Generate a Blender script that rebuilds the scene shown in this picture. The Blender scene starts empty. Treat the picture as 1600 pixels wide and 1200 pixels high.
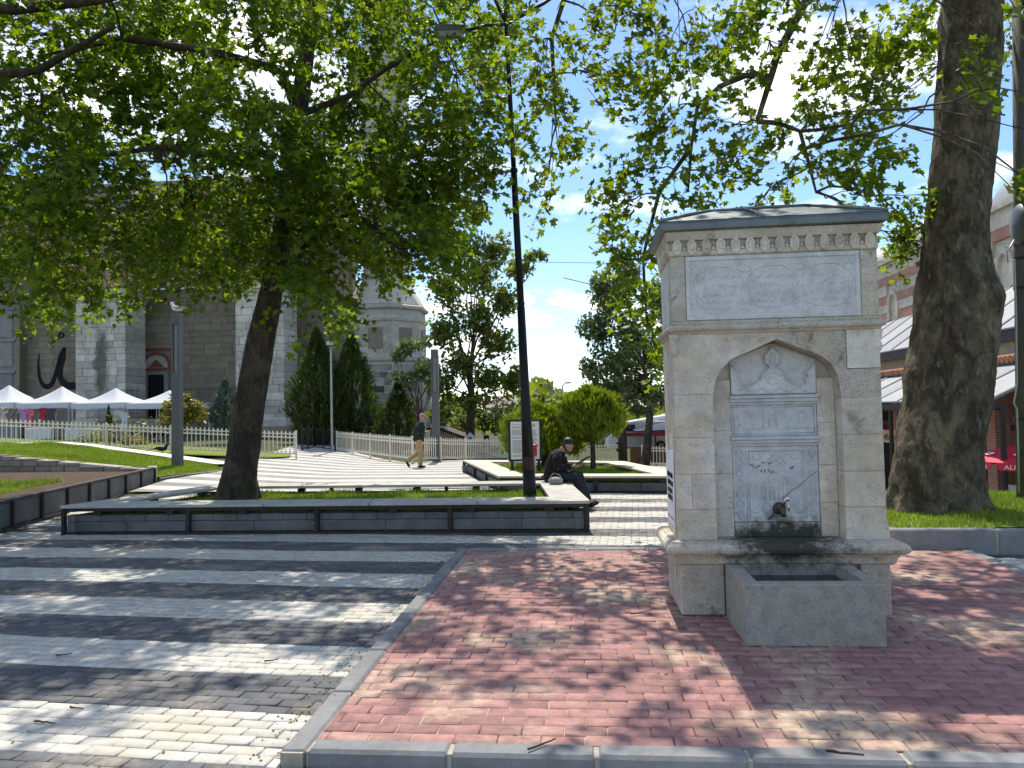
import bpy, math, random
import numpy as np
from mathutils import Vector, Matrix

random.seed(7); rng = np.random.default_rng(11)
SC = bpy.context.scene
COL = SC.collection
R = math.radians

# ------------------------------------------------------------------ camera
FPX, CAMH, ROLL, HORY = 1150.0, 1.65, R(1.2), 643.0
_p = math.atan((HORY - 600) / FPX)
_fw = np.array([0, math.cos(_p), math.sin(_p)]); _u0 = np.array([0, -math.sin(_p), math.cos(_p)]); _r0 = np.array([1.0, 0, 0])
CR = _r0 * math.cos(ROLL) - _u0 * math.sin(ROLL); CU = _u0 * math.cos(ROLL) + _r0 * math.sin(ROLL); CF = _fw
cam = bpy.data.cameras.new('camera'); camo = bpy.data.objects.new('camera', cam); COL.objects.link(camo)
cam.sensor_width = 36.0; cam.lens = FPX / 1600 * 36.0; cam.clip_start = 0.05; cam.clip_end = 3000
camo.matrix_world = Matrix(((CR[0], CU[0], -CF[0], 0), (CR[1], CU[1], -CF[1], 0), (CR[2], CU[2], -CF[2], CAMH), (0, 0, 0, 1)))
SC.camera = camo

# ------------------------------------------------------------------ sky, sun, exposure
SUN_EL, SUN_AZ = R(60), R(-2)          # azimuth measured from +Y (straight ahead) towards +X
w = bpy.data.worlds.new('World'); SC.world = w; w.use_nodes = True
nt = w.node_tree; nt.nodes.clear(); N = nt.nodes.new; L = nt.links.new
wo = N('ShaderNodeOutputWorld'); bg = N('ShaderNodeBackground'); sky = N('ShaderNodeTexSky')
sky.sky_type = 'NISHITA'; sky.sun_disc = False; sky.sun_elevation = SUN_EL; sky.sun_rotation = SUN_AZ
sky.air_density = 0.9; sky.dust_density = 0.3; sky.ozone_density = 2.5
tc = N('ShaderNodeTexCoord'); sep = N('ShaderNodeSeparateXYZ'); L(tc.outputs['Generated'], sep.inputs[0])
add = N('ShaderNodeMath'); add.operation = 'ADD'; add.inputs[1].default_value = 0.22; L(sep.outputs[2], add.inputs[0])
mxx = N('ShaderNodeMath'); mxx.operation = 'MAXIMUM'; mxx.inputs[1].default_value = 0.08; L(add.outputs[0], mxx.inputs[0])
dv = N('ShaderNodeVectorMath'); dv.operation = 'DIVIDE'
cmb = N('ShaderNodeCombineXYZ')
for i in range(3): L(mxx.outputs[0], cmb.inputs[i])
L(tc.outputs['Generated'], dv.inputs[0]); L(cmb.outputs[0], dv.inputs[1])
mp = N('ShaderNodeMapping'); mp.inputs['Scale'].default_value = (1.0, 1.0, 0.6); mp.inputs['Location'].default_value = (3.1, 0.6, 0.3); L(dv.outputs[0], mp.inputs[0])
cn = N('ShaderNodeTexNoise'); cn.inputs['Scale'].default_value = 1.9; cn.inputs['Detail'].default_value = 9; cn.inputs['Roughness'].default_value = 0.56; L(mp.outputs[0], cn.inputs['Vector'])
cr = N('ShaderNodeValToRGB'); cr.color_ramp.elements[0].position = 0.515; cr.color_ramp.elements[1].position = 0.66; L(cn.outputs[0], cr.inputs[0])
gn = N('ShaderNodeHueSaturation'); gn.inputs['Saturation'].default_value = 1.1; L(sky.outputs[0], gn.inputs['Color'])
mixs = N('ShaderNodeMixRGB'); mixs.inputs[2].default_value = (8.6, 8.6, 8.6, 1); L(cr.outputs[0], mixs.inputs[0]); L(gn.outputs[0], mixs.inputs[1])
L(mixs.outputs[0], bg.inputs[0]); bg.inputs[1].default_value = 0.15; L(bg.outputs[0], wo.inputs[0])
sun = bpy.data.lights.new('sun', 'SUN'); sun.energy = 4.3; sun.angle = R(0.55); sun.color = (1.0, 0.92, 0.80)
suno = bpy.data.objects.new('sun', sun); COL.objects.link(suno)
_sd = Vector((math.sin(SUN_AZ) * math.cos(SUN_EL), math.cos(SUN_AZ) * math.cos(SUN_EL), math.sin(SUN_EL)))
suno.rotation_euler = _sd.to_track_quat('Z', 'Y').to_euler(); suno.location = (0, 0, 40)
SC.view_settings.view_transform = 'Standard'; SC.view_settings.look = 'None'; SC.view_settings.gamma = 1.0
SC.view_settings.exposure = 0.53; SC.view_settings.use_curve_mapping = False
SC.render.engine = 'CYCLES'
SC.cycles.use_denoising = True; SC.cycles.adaptive_threshold = 0.02
SC.cycles.max_bounces = 4; SC.cycles.transmission_bounces = 4; SC.cycles.transparent_max_bounces = 4; SC.cycles.diffuse_bounces = 2; SC.cycles.glossy_bounces = 2

# ------------------------------------------------------------------ geometry helpers
def ray(x, y): return (x - 800) / FPX * CR - (y - 600) / FPX * CU + CF
def at(x, y, Y):
    d = ray(x, y); return np.array([0, 0, CAMH]) + d * (Y / d[1])
def gnd(x, y, z=0.0):
    d = ray(x, y); return np.array([0, 0, CAMH]) + d * ((z - CAMH) / d[2])
def pix(P):
    d = np.asarray(P, float) - np.array([0, 0, CAMH]); c = d @ CF
    return 800 + FPX * (d @ CR) / c, 600 - FPX * (d @ CU) / c
GA = R(-5.2); EX = np.array([math.cos(GA), math.sin(GA)]); EY = np.array([-math.sin(GA), math.cos(GA)])
def gw(u, v, z=0.0):
    p = EX * u + EY * v; return (float(p[0]), float(p[1]), z)
def wg(P): return float(np.dot(P[:2], EX)), float(np.dot(P[:2], EY))
def gpix(x, y, v):          # point of the grid plane v = const that lies on this line of sight -> (u, z)
    d = ray(x, y); t = v / (d[0] * EY[0] + d[1] * EY[1]); P = np.array([0, 0, CAMH]) + t * d
    return float(np.dot(P[:2], EX)), float(P[2])

class MB:
    def __init__(s): s.v = []; s.f = []
    def add(s, vs, fs):
        n = len(s.v); s.v += [tuple(map(float, q)) for q in vs]; s.f += [tuple(i + n for i in f) for f in fs]; return s
    def box(s, x0, x1, y0, y1, z0, z1, b=0.0):
        if b <= 0:
            vs = [(x, y, z) for z in (z0, z1) for y in (y0, y1) for x in (x0, x1)]
            return s.add(vs, [(0, 2, 3, 1), (4, 5, 7, 6), (0, 1, 5, 4), (2, 6, 7, 3), (0, 4, 6, 2), (1, 3, 7, 5)])
        vs = []; idx = {}
        for ix, x in enumerate((x0, x1)):
            for iy, y in enumerate((y0, y1)):
                for iz, z in enumerate((z0, z1)):
                    sx, sy, sz = (b, -b)[ix], (b, -b)[iy], (b, -b)[iz]
                    idx[ix, iy, iz, 0] = len(vs); vs.append((x, y + sy, z + sz))
                    idx[ix, iy, iz, 1] = len(vs); vs.append((x + sx, y, z + sz))
                    idx[ix, iy, iz, 2] = len(vs); vs.append((x + sx, y + sy, z))
        I = lambda a, c, d, k: idx[a, c, d, k]
        fs = [(I(0,0,0,0), I(0,0,1,0), I(0,1,1,0), I(0,1,0,0)), (I(1,0,0,0), I(1,1,0,0), I(1,1,1,0), I(1,0,1,0)),
              (I(0,0,0,1), I(1,0,0,1), I(1,0,1,1), I(0,0,1,1)), (I(0,1,0,1), I(0,1,1,1), I(1,1,1,1), I(1,1,0,1)),
              (I(0,0,0,2), I(0,1,0,2), I(1,1,0,2), I(1,0,0,2)), (I(0,0,1,2), I(1,0,1,2), I(1,1,1,2), I(0,1,1,2))]
        for a in (0, 1):
            for c in (0, 1):
                fs.append((I(a,c,0,0), I(a,c,0,1), I(a,c,1,1), I(a,c,1,0)))
                fs.append((I(a,0,c,0), I(a,0,c,2), I(a,1,c,2), I(a,1,c,0)))
                fs.append((I(0,a,c,1), I(0,a,c,2), I(1,a,c,2), I(1,a,c,1)))
                for d in (0, 1): fs.append((I(a,c,d,0), I(a,c,d,1), I(a,c,d,2)))
        return s.add(vs, fs)
    def prism(s, poly, vec):          # poly: list of 3-D points, extruded along vec
        n = len(poly); p = [np.array(q, float) for q in poly]; q = [a + np.array(vec, float) for a in p]
        return s.add(p + q, [tuple(range(n)), tuple(range(2 * n - 1, n - 1, -1))] + [(i, i + n, (i + 1) % n + n, (i + 1) % n) for i in range(n)])
    def tube(s, pts, rad, n=8, cap=True, squash=None):
        pts = [np.array(p, float) for p in pts]; rad = [rad] * len(pts) if np.isscalar(rad) else list(rad)
        vs = []; up = None
        for i, p in enumerate(pts):
            t = pts[min(i + 1, len(pts) - 1)] - pts[max(i - 1, 0)]; t = t / (np.linalg.norm(t) + 1e-9)
            if up is None:
                a = np.array([0, 0, 1.0]) if abs(t[2]) < .9 else np.array([1.0, 0, 0])
                up = np.cross(np.cross(t, a), t)
            up = up - t * (up @ t); up /= np.linalg.norm(up) + 1e-9; sd = np.cross(t, up)
            for k in range(n):
                a = 2 * math.pi * k / n; vs.append(p + rad[i] * (math.cos(a) * up + math.sin(a) * sd))
        fs = []
        for i in range(len(pts) - 1):
            for k in range(n):
                fs.append((i * n + k, i * n + (k + 1) % n, (i + 1) * n + (k + 1) % n, (i + 1) * n + k))
        if cap: fs += [tuple(range(n - 1, -1, -1)), tuple(range((len(pts) - 1) * n, len(pts) * n))]
        return s.add(vs, fs)
    def lathe(s, prof, n=24, c=(0, 0, 0), cap=True, ph=0.0):
        vs = []; m = len(prof)
        for r, z in prof:
            for k in range(n):
                a = 2 * math.pi * k / n + ph; vs.append((c[0] + r * math.cos(a), c[1] + r * math.sin(a), c[2] + z))
        fs = [(i * n + k, i * n + (k + 1) % n, (i + 1) * n + (k + 1) % n, (i + 1) * n + k) for i in range(m - 1) for k in range(n)]
        if cap: fs += [tuple(range(n - 1, -1, -1)), tuple(range((m - 1) * n, m * n))]
        return s.add(vs, fs)
    def ball(s, c, r, n=12, m=8):
        r = (r, r, r) if np.isscalar(r) else r
        vs = [(c[0], c[1], c[2] - r[2])]
        for j in range(1, m):
            a = -math.pi / 2 + math.pi * j / m
            for k in range(n):
                b = 2 * math.pi * k / n; vs.append((c[0] + r[0] * math.cos(a) * math.cos(b), c[1] + r[1] * math.cos(a) * math.sin(b), c[2] + r[2] * math.sin(a)))
        vs.append((c[0], c[1], c[2] + r[2])); e = len(vs) - 1
        fs = [(0, 1 + (k + 1) % n, 1 + k) for k in range(n)]
        for j in range(m - 2):
            for k in range(n):
                a = 1 + j * n; fs.append((a + k, a + (k + 1) % n, a + n + (k + 1) % n, a + n + k))
        a = 1 + (m - 2) * n; fs += [(a + k, a + (k + 1) % n, e) for k in range(n)]
        return s.add(vs, fs)
    def mesh(s, name, mat=None, smooth=False):
        me = bpy.data.meshes.new(name); me.from_pydata(s.v, [], s.f); me.validate(verbose=False)
        if mat: me.materials.append(mat)
        if smooth: me.polygons.foreach_set('use_smooth', [True] * len(me.polygons))
        me.update(); return me
    def build(s, name, mat=None, parent=None, smooth=False, loc=None, rz=None):
        return obj(name, s.mesh(name, mat, smooth), parent, loc, rz)

def obj(name, me, parent=None, loc=None, rz=None, scale=None):
    o = bpy.data.objects.new(name, me); COL.objects.link(o)
    if parent is not None: o.parent = parent
    if loc is not None: o.location = loc
    if rz is not None: o.rotation_euler = (0, 0, rz)
    if scale is not None: o.scale = scale
    return o
def tag(o, label=None, cat=None, group=None, kind=None):
    if label: o['label'] = label
    if cat: o['category'] = cat
    if group: o['group'] = group
    if kind: o['kind'] = kind
    return o
def thing(name, label, cat, loc=(0, 0, 0), rz=0.0, group=None):
    o = bpy.data.objects.new(name, None); COL.objects.link(o); o.location = loc; o.rotation_euler = (0, 0, rz); o.empty_display_size = .2
    return tag(o, label, cat, group)
def fastmesh(name, V, F, mat=None, smooth=False):       # V: n x 3, F: m x k (one polygon size)
    V = np.ascontiguousarray(V, dtype=np.float32); F = np.ascontiguousarray(F, dtype=np.int32); m, k = F.shape
    me = bpy.data.meshes.new(name); me.vertices.add(len(V)); me.vertices.foreach_set('co', V.ravel())
    me.loops.add(m * k); me.loops.foreach_set('vertex_index', F.ravel())
    me.polygons.add(m); me.polygons.foreach_set('loop_start', np.arange(0, m * k, k, dtype=np.int32)); me.polygons.foreach_set('loop_total', np.full(m, k, dtype=np.int32))
    if smooth: me.polygons.foreach_set('use_smooth', np.ones(m, dtype=bool))
    me.update(calc_edges=True)
    if mat: me.materials.append(mat)
    return me
def inpoly(x, y, poly):
    x = np.asarray(x); y = np.asarray(y); c = np.zeros(x.shape, bool); n = len(poly)
    for i in range(n):
        x0, y0 = poly[i][:2]; x1, y1 = poly[(i + 1) % n][:2]
        t = ((y0 > y) != (y1 > y)) & (x < (x1 - x0) * (y - y0) / ((y1 - y0) if y1 != y0 else 1e-9) + x0); c ^= t
    return c
def hz(x, y):             # height of the ground: flat near, falling to the back right, rising to the back left
    x = np.asarray(x, float); y = np.asarray(y, float)
    d = -np.clip(y - 20, 0, 16) * np.clip(.02 + .0045 * (x + 4), 0, .13)
    s = np.clip((y - 13) / 8, 0, 1); s = s * s * (3 - 2 * s)
    e = np.clip((x - 5.2) / 3.4, 0, 1); f = np.clip((y - 11.4) / 2.4, 0, 1); d = np.maximum(d - 2.15 * e * e * (3 - 2 * e) * f * f * (3 - 2 * f), -2.2)
    return d + s * np.clip(.062 * (-x - 5.2), 0, .5)

# ------------------------------------------------------------------ materials
class NT:
    def __init__(s, name):
        s.m = bpy.data.materials.new(name); s.m.use_nodes = True; s.t = s.m.node_tree; s.t.nodes.clear()
        s.o = s.n('ShaderNodeOutputMaterial'); s.geo = None
    def n(s, t, **kw):
        x = s.t.nodes.new(t)
        for k, v in kw.items(): setattr(x, k, v)
        return x
    def l(s, a, b): s.t.links.new(a, b)
    def val(s, sock, v):
        if hasattr(v, 'is_linked') or isinstance(v, bpy.types.NodeSocket): s.l(v, sock)
        else: sock.default_value = v
    def pos(s):
        if s.geo is None: s.geo = s.n('ShaderNodeNewGeometry')
        return s.geo.outputs['Position']
    def objc(s): return s.n('ShaderNodeTexCoord').outputs['Object']
    def mapv(s, vec, scale=(1, 1, 1), rot=(0, 0, 0), loc=(0, 0, 0)):
        m = s.n('ShaderNodeMapping'); m.inputs['Scale'].default_value = scale; m.inputs['Rotation'].default_value = rot; m.inputs['Location'].default_value = loc; s.l(vec, m.inputs[0]); return m.outputs[0]
    def noise(s, vec, sc, det=5, rough=.55, dist=0):
        x = s.n('ShaderNodeTexNoise'); x.inputs['Scale'].default_value = sc; x.inputs['Detail'].default_value = det; x.inputs['Roughness'].default_value = rough; x.inputs['Distortion'].default_value = dist
        s.l(vec, x.inputs['Vector']); return x.outputs[0]
    def voro(s, vec, sc, feat='F1', out='Distance'):
        x = s.n('ShaderNodeTexVoronoi'); x.feature = feat; x.inputs['Scale'].default_value = sc; s.l(vec, x.inputs['Vector']); return x.outputs[out]
    def ramp(s, f, stops):
        x = s.n('ShaderNodeValToRGB'); e = x.color_ramp.elements
        while len(e) < len(stops): e.new(.5)
        for i, (p, c) in enumerate(stops):
            e[i].position = p; e[i].color = (c, c, c, 1) if np.isscalar(c) else (*c, 1)
        s.l(f, x.inputs[0]); return x.outputs[0]
    def mix(s, f, a, b, mode='MIX'):
        x = s.n('ShaderNodeMixRGB'); x.blend_type = mode
        for i, v in enumerate((f, a, b)):
            if isinstance(v, bpy.types.NodeSocket): s.l(v, x.inputs[i])
            elif i == 0: x.inputs[0].default_value = v
            else: x.inputs[i].default_value = (v, v, v, 1) if np.isscalar(v) else (*v, 1)
        return x.outputs[0]
    def math(s, op, a, b=0.0, clamp=False):
        x = s.n('ShaderNodeMath'); x.operation = op; x.use_clamp = clamp
        s.val(x.inputs[0], a); s.val(x.inputs[1], b); return x.outputs[0]
    def rnd(s):           # one random number per loose piece and per object
        if s.geo is None: s.geo = s.n('ShaderNodeNewGeometry')
        oi = s.n('ShaderNodeObjectInfo')
        return s.math('FRACT', s.math('ADD', s.geo.outputs['Random Per Island'], oi.outputs['Random']))
    def bump(s, h, strength=.3, dist=.01):
        b = s.n('ShaderNodeBump'); b.inputs['Strength'].default_value = strength; b.inputs['Distance'].default_value = dist; s.l(h, b.inputs['Height']); return b.outputs[0]
    def out(s, col, rough=.8, nrm=None, spec=.35, metal=0.0):
        b = s.n('ShaderNodeBsdfPrincipled'); s.b = b
        if isinstance(col, bpy.types.NodeSocket): s.l(col, b.inputs['Base Color'])
        else: b.inputs['Base Color'].default_value = (*col, 1)
        s.val(b.inputs['Roughness'], rough); b.inputs['Specular IOR Level'].default_value = spec; b.inputs['Metallic'].default_value = metal
        if nrm is not None: s.l(nrm, b.inputs['Normal'])
        s.l(b.outputs[0], s.o.inputs[0]); return s.m

def simple(name, c, rough=.7, var=.25, sc=6, spec=.35, metal=0, bump=.15, bsc=60, bd=.004, rnd=.0, world=True):
    t = NT(name); v = t.pos() if world else t.objc()
    a = t.noise(v, sc, 6, .6); b = t.noise(v, sc * 7.3, 4, .6)
    f = t.math('ADD', t.math('MULTIPLY', a, .65), t.math('MULTIPLY', b, .35))
    f = t.ramp(f, [(.3, 1 - var), (.7, 1 + var)])
    col = t.mix(1.0, c, f, 'MULTIPLY')
    if rnd: col = t.mix(1.0, col, t.ramp(t.rnd(), [(0, 1 - rnd), (1, 1 + rnd)]), 'MULTIPLY')
    return t.out(col, rough, t.bump(t.noise(v, bsc, 5, .6), bump, bd) if bump else None, spec, metal)

def paver_mat(name, c, sand=(.42, .34, .24), sandlev=.62, dirt=.35, rnd=.14, stainsc=.9):
    t = NT(name); p = t.pos()
    fine = t.noise(p, 160, 3, .6); med = t.noise(p, 14, 6, .65); big = t.noise(p, stainsc, 6, .6, .3)
    col = t.mix(1.0, c, t.ramp(t.rnd(), [(0, 1 - rnd), (1, 1 + rnd)]), 'MULTIPLY')
    col = t.mix(1.0, col, t.ramp(fine, [(.3, .84), (.7, 1.14)]), 'MULTIPLY')
    col = t.mix(1.0, col, t.ramp(med, [(.32, 1 - dirt * .75), (.62, 1.06)]), 'MULTIPLY')
    m = t.math('MULTIPLY', t.ramp(big, [(sandlev, 0.0), (sandlev + .13, 1.0)]), t.ramp(med, [(.35, .15), (.6, .9)]))
    col = t.mix(m, col, sand)
    return t.out(col, t.ramp(med, [(.3, .62), (.7, .86)]), t.bump(t.math('ADD', t.math('MULTIPLY', fine, .5), med), .35, .004), .3)

def stone_mat(name, c, warm=(.42, .36, .27), dark=(.16, .15, .13), pit=.5, rnd=.10, warml=.5, darkl=.66, sc=1.0, stain=None, pm0=.45):
    t = NT(name); p = t.pos()
    a = t.noise(p, 2.2 * sc, 7, .62, .4); b = t.noise(p, 9 * sc, 7, .66); f = t.noise(p, 70 * sc, 4, .6)
    col = t.mix(t.math('MULTIPLY', t.ramp(a, [(warml - .1, 0.0), (warml + .16, 1.0)]), .75), c, warm)
    col = t.mix(1.0, col, t.ramp(t.rnd(), [(0, 1 - rnd), (1, 1 + rnd)]), 'MULTIPLY')
    col = t.mix(1.0, col, t.ramp(b, [(.3, .78), (.65, 1.1)]), 'MULTIPLY')
    col = t.mix(1.0, col, t.ramp(f, [(.3, .88), (.7, 1.1)]), 'MULTIPLY')
    dk = t.math('MULTIPLY', t.ramp(t.noise(p, 5.2 * sc, 8, .7, .6), [(darkl, 0.0), (darkl + .12, 1.0)]), .8)
    col = t.mix(dk, col, dark)
    h = t.math('ADD', b, t.math('MULTIPLY', f, .45))
    if pit:
        vd = t.voro(t.mapv(p, (1, 1, 1.3)), 46 * sc); pm = t.math('MULTIPLY', t.ramp(vd, [(.08, 1.0), (.3, 0.0)]), t.ramp(t.noise(p, 11 * sc, 4, .6), [(pm0, 0.0), (pm0 + .17, 1.0)]))
        col = t.mix(t.math('MULTIPLY', pm, pit), col, (.10, .09, .075)); h = t.math('SUBTRACT', h, t.math('MULTIPLY', pm, .8))
    if stain: col = stain(t, p, col)
    return t.out(col, .85, t.bump(t.math('ADD', h, t.math('MULTIPLY', t.noise(p, 16, 5, .6), .8)), .6, .009 / max(sc, .5)), .25)

def leaf_mat(name, c0, c1, trans=.5, tcol=None, rough=.5):
    t = NT(name); r = t.rnd(); col = t.ramp(r, [(0, c0), (1, c1)])
    pn = t.noise(t.pos(), .7, 3, .5); col = t.mix(1.0, col, t.ramp(pn, [(.3, .75), (.7, 1.2)]), 'MULTIPLY')
    b = t.n('ShaderNodeBsdfPrincipled'); t.l(col, b.inputs['Base Color']); b.inputs['Roughness'].default_value = rough; b.inputs['Specular IOR Level'].default_value = .35
    tr = t.n('ShaderNodeBsdfTranslucent'); tc_ = t.mix(1.0, col, tcol or (1.9, 2.1, .7), 'MULTIPLY'); t.l(tc_, tr.inputs[0])
    mx = t.n('ShaderNodeMixShader'); mx.inputs[0].default_value = trans; t.l(b.outputs[0], mx.inputs[1]); t.l(tr.outputs[0], mx.inputs[2])
    t.l(mx.outputs[0], t.o.inputs[0]); return t.m
# ================================================================== SETTING: ground, paving, lawns
M_earth = simple('earth', (.15, .12, .085), .95, .35, 1.5, .1, 0, .5, 25, .02)
M_sandbed = simple('sand_bed', (.16, .14, .115), .95, .3, 5, .1, 0, .4, 120, .004)
M_white = paver_mat('white_concrete_paver', (.53, .51, .45), (.45, .40, .29), .52, .36, .11)
M_dark = paver_mat('dark_concrete_paver', (.118, .12, .125), (.32, .285, .225), .51, .5, .24)
M_red = paver_mat('red_concrete_brick', (.345, .18, .162), (.53, .44, .31), .50, .5, .2)
M_kerb = simple('kerb_concrete', (.20, .203, .203), .8, .3, 3, .3, 0, .4, 40, .006, .08)
M_kerbl = simple('pale_kerb_concrete', (.62, .60, .55), .85, .2, 3, .3, 0, .3, 40, .006, .05)
M_mortar = simple('mortar', (.40, .36, .29), .95, .3, 9, .1, 0, .4, 60, .006)
M_conc = simple('concrete_block', (.145, .145, .14), .9, .4, 3, .2, 0, .5, 45, .008, .10)
M_steel = simple('dark_steel', (.035, .028, .025), .6, .5, 5, .4, .3, .3, 60, .004)
M_slab = simple('bench_slab', (.42, .41, .36), .75, .28, 4, .3, 0, .3, 50, .005, .10)
M_slabw = simple('warm_bench_slab', (.62, .56, .42), .75, .15, 4, .3, 0, .3, 50, .005, .06)
M_soil = simple('soil', (.085, .062, .042), .95, .4, 4, .1, 0, .6, 20, .03)

# far striped walkway, where single pavers are too small to tell apart
STA = R(-9.5); SU = np.array([math.cos(STA), math.sin(STA)]); SV = np.array([-math.sin(STA), math.cos(STA)]); SP = .585; S0 = 3.29
def walkway_mat():
    t = NT('striped_paving_far'); p = t.pos()
    rot = t.mapv(p, (1, 1, 1), (0, 0, -STA)); s = t.n('ShaderNodeSeparateXYZ'); t.l(rot, s.inputs[0])
    k = t.math('FRACT', t.math('DIVIDE', t.math('SUBTRACT', s.outputs[1], S0), SP * 2))
    dark = t.math('GREATER_THAN', k, .5)
    br = t.n('ShaderNodeTexBrick'); br.inputs['Scale'].default_value = 1; br.inputs['Brick Width'].default_value = .195; br.inputs['Row Height'].default_value = .0975; br.inputs['Mortar Size'].default_value = .004
    for i, v in ((1, .88), (2, 1.1), (3, .55)): br.inputs[i].default_value = (v, v, v, 1)
    t.l(rot, br.inputs['Vector'])
    col = t.mix(dark, (.56, .54, .48), (.235, .23, .22)); col = t.mix(1.0, col, br.outputs[0], 'MULTIPLY')
    n = t.noise(p, 1.2, 6, .65, .3); col = t.mix(t.math('MULTIPLY', t.ramp(n, [(.45, 0.0), (.72, 1.0)]), .55), col, (.46, .42, .34))
    col = t.mix(1.0, col, t.ramp(t.noise(p, 12, 5, .6), [(.3, .82), (.7, 1.1)]), 'MULTIPLY')
    return t.out(col, .8, t.bump(br.outputs['Fac'], .3, -.004), .3)
M_walk = walkway_mat()
_t = NT('sandy_joint'); M_joint = _t.out(_t.mix(_t.ramp(_t.noise(_t.pos(), 1.6, 6, .65, .4), [(.42, 0.0), (.58, 1.0)]), (.10, .07, .06), (.46, .37, .25)), .95, None, .1)

def sheet(name, poly, zf, mat, step=.6, kind='structure', dz=0.0, parent=None):
    P = np.array([q[:2] for q in poly]); lo = P.min(0); hi = P.max(0)
    # triangulated grid clipped by the polygon: cells whose centre is inside plus an edge fan
    nx = max(2, int((hi[0] - lo[0]) / step) + 1); ny = max(2, int((hi[1] - lo[1]) / step) + 1)
    import bmesh
    bm = bmesh.new(); vs = [bm.verts.new((x, y, 0)) for x, y in P]; bm.faces.new(vs)
    for i in range(1, nx):
        x = lo[0] + (hi[0] - lo[0]) * i / nx; bmesh.ops.bisect_plane(bm, geom=bm.verts[:] + bm.edges[:] + bm.faces[:], plane_co=(x, 0, 0), plane_no=(1, 0, 0))
    for i in range(1, ny):
        y = lo[1] + (hi[1] - lo[1]) * i / ny; bmesh.ops.bisect_plane(bm, geom=bm.verts[:] + bm.edges[:] + bm.faces[:], plane_co=(0, y, 0), plane_no=(0, 1, 0))
    for v in bm.verts: v.co.z = float(zf(v.co.x, v.co.y)) + dz
    bmesh.ops.recalc_face_normals(bm, faces=bm.faces[:])
    if sum(f.normal.z for f in bm.faces) < 0: bmesh.ops.reverse_faces(bm, faces=bm.faces[:])
    me = bpy.data.meshes.new(name); bm.to_mesh(me); bm.free(); me.materials.append(mat)
    for q in me.polygons: q.use_smooth = True
    o = obj(name, me, parent)
    if parent is None: o['kind'] = kind
    return o

# one ground sheet out to the horizon
xs = np.unique(np.concatenate([np.linspace(-900, -60, 14), np.linspace(-60, 60, 81), np.linspace(60, 900, 14)]))
ys = np.unique(np.concatenate([np.linspace(-30, 0, 5), np.linspace(0, 80, 61), np.linspace(80, 1800, 22)]))
X, Y = np.meshgrid(xs, ys); Z = hz(X, Y) - .045; n_, m_ = len(ys), len(xs)
idx = np.arange(n_ * m_).reshape(n_, m_); Fq = np.stack([idx[:-1, :-1], idx[:-1, 1:], idx[1:, 1:], idx[1:, :-1]], -1).reshape(-1, 4)
def ground_mat():
    t = NT('garden_ground'); p = t.pos(); n = t.noise(p, .5, 7, .65)
    col = t.mix(t.ramp(n, [(.4, 0.0), (.6, 1.0)]), (.10, .085, .055), (.055, .085, .025)); col = t.mix(1.0, col, t.ramp(t.noise(p, 8, 6, .65), [(.3, .7), (.7, 1.25)]), 'MULTIPLY')
    return t.out(col, .95, t.bump(t.noise(p, 14, 5, .6), .6, .05), .1)
tag(obj('ground', fastmesh('ground', np.stack([X, Y, Z], -1).reshape(-1, 3), Fq, ground_mat(), True)), kind='structure')

# red terrace raised 6 cm, striped plaza round it
RU0, RU1, RV0, RV1, RZ = -1.46, 4.15, 3.43, 8.58, .062
RK = .13
P1 = [(-7.5, 10.05), (.1, 10.05), (-.25, 13.0), (-6.65, 13.1)]            # near planter, grid coordinates
P1W = [gw(*q)[:2] for q in P1]
P2W = [(-.3, 15.2), (3.55, 14.3), (2.8, 18.8), (-1.4, 20.6)]             # second planter, world
PLZ = [(-9.2, 1.0), (9.5, 1.0), (9.5, 7.9), (3.9, 8.4), (4.2, 14.0), (4.6, 16.2), (-8.7, 16.2), (-8.35, 16.0), (-7.55, 10.0), (-7.35, 8.4), (-9.2, 4.0)]
plaza = sheet('striped_plaza', PLZ, lambda x, y: -.014, M_sandbed, 3.0)
def walkpoly(): return [(-8.45, 16.205), (5.0, 16.205), (7.2, 22), (9.5, 33), (-2.0, 30.6), (-3.7, 26.9), (-8.4, 34.8), (-10.2, 34.5), (-9.0, 26.2), (-7.9, 21.0), (-8.55, 18.2)]
sheet('walkway', walkpoly(), hz, M_walk, .7, dz=.002)

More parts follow.
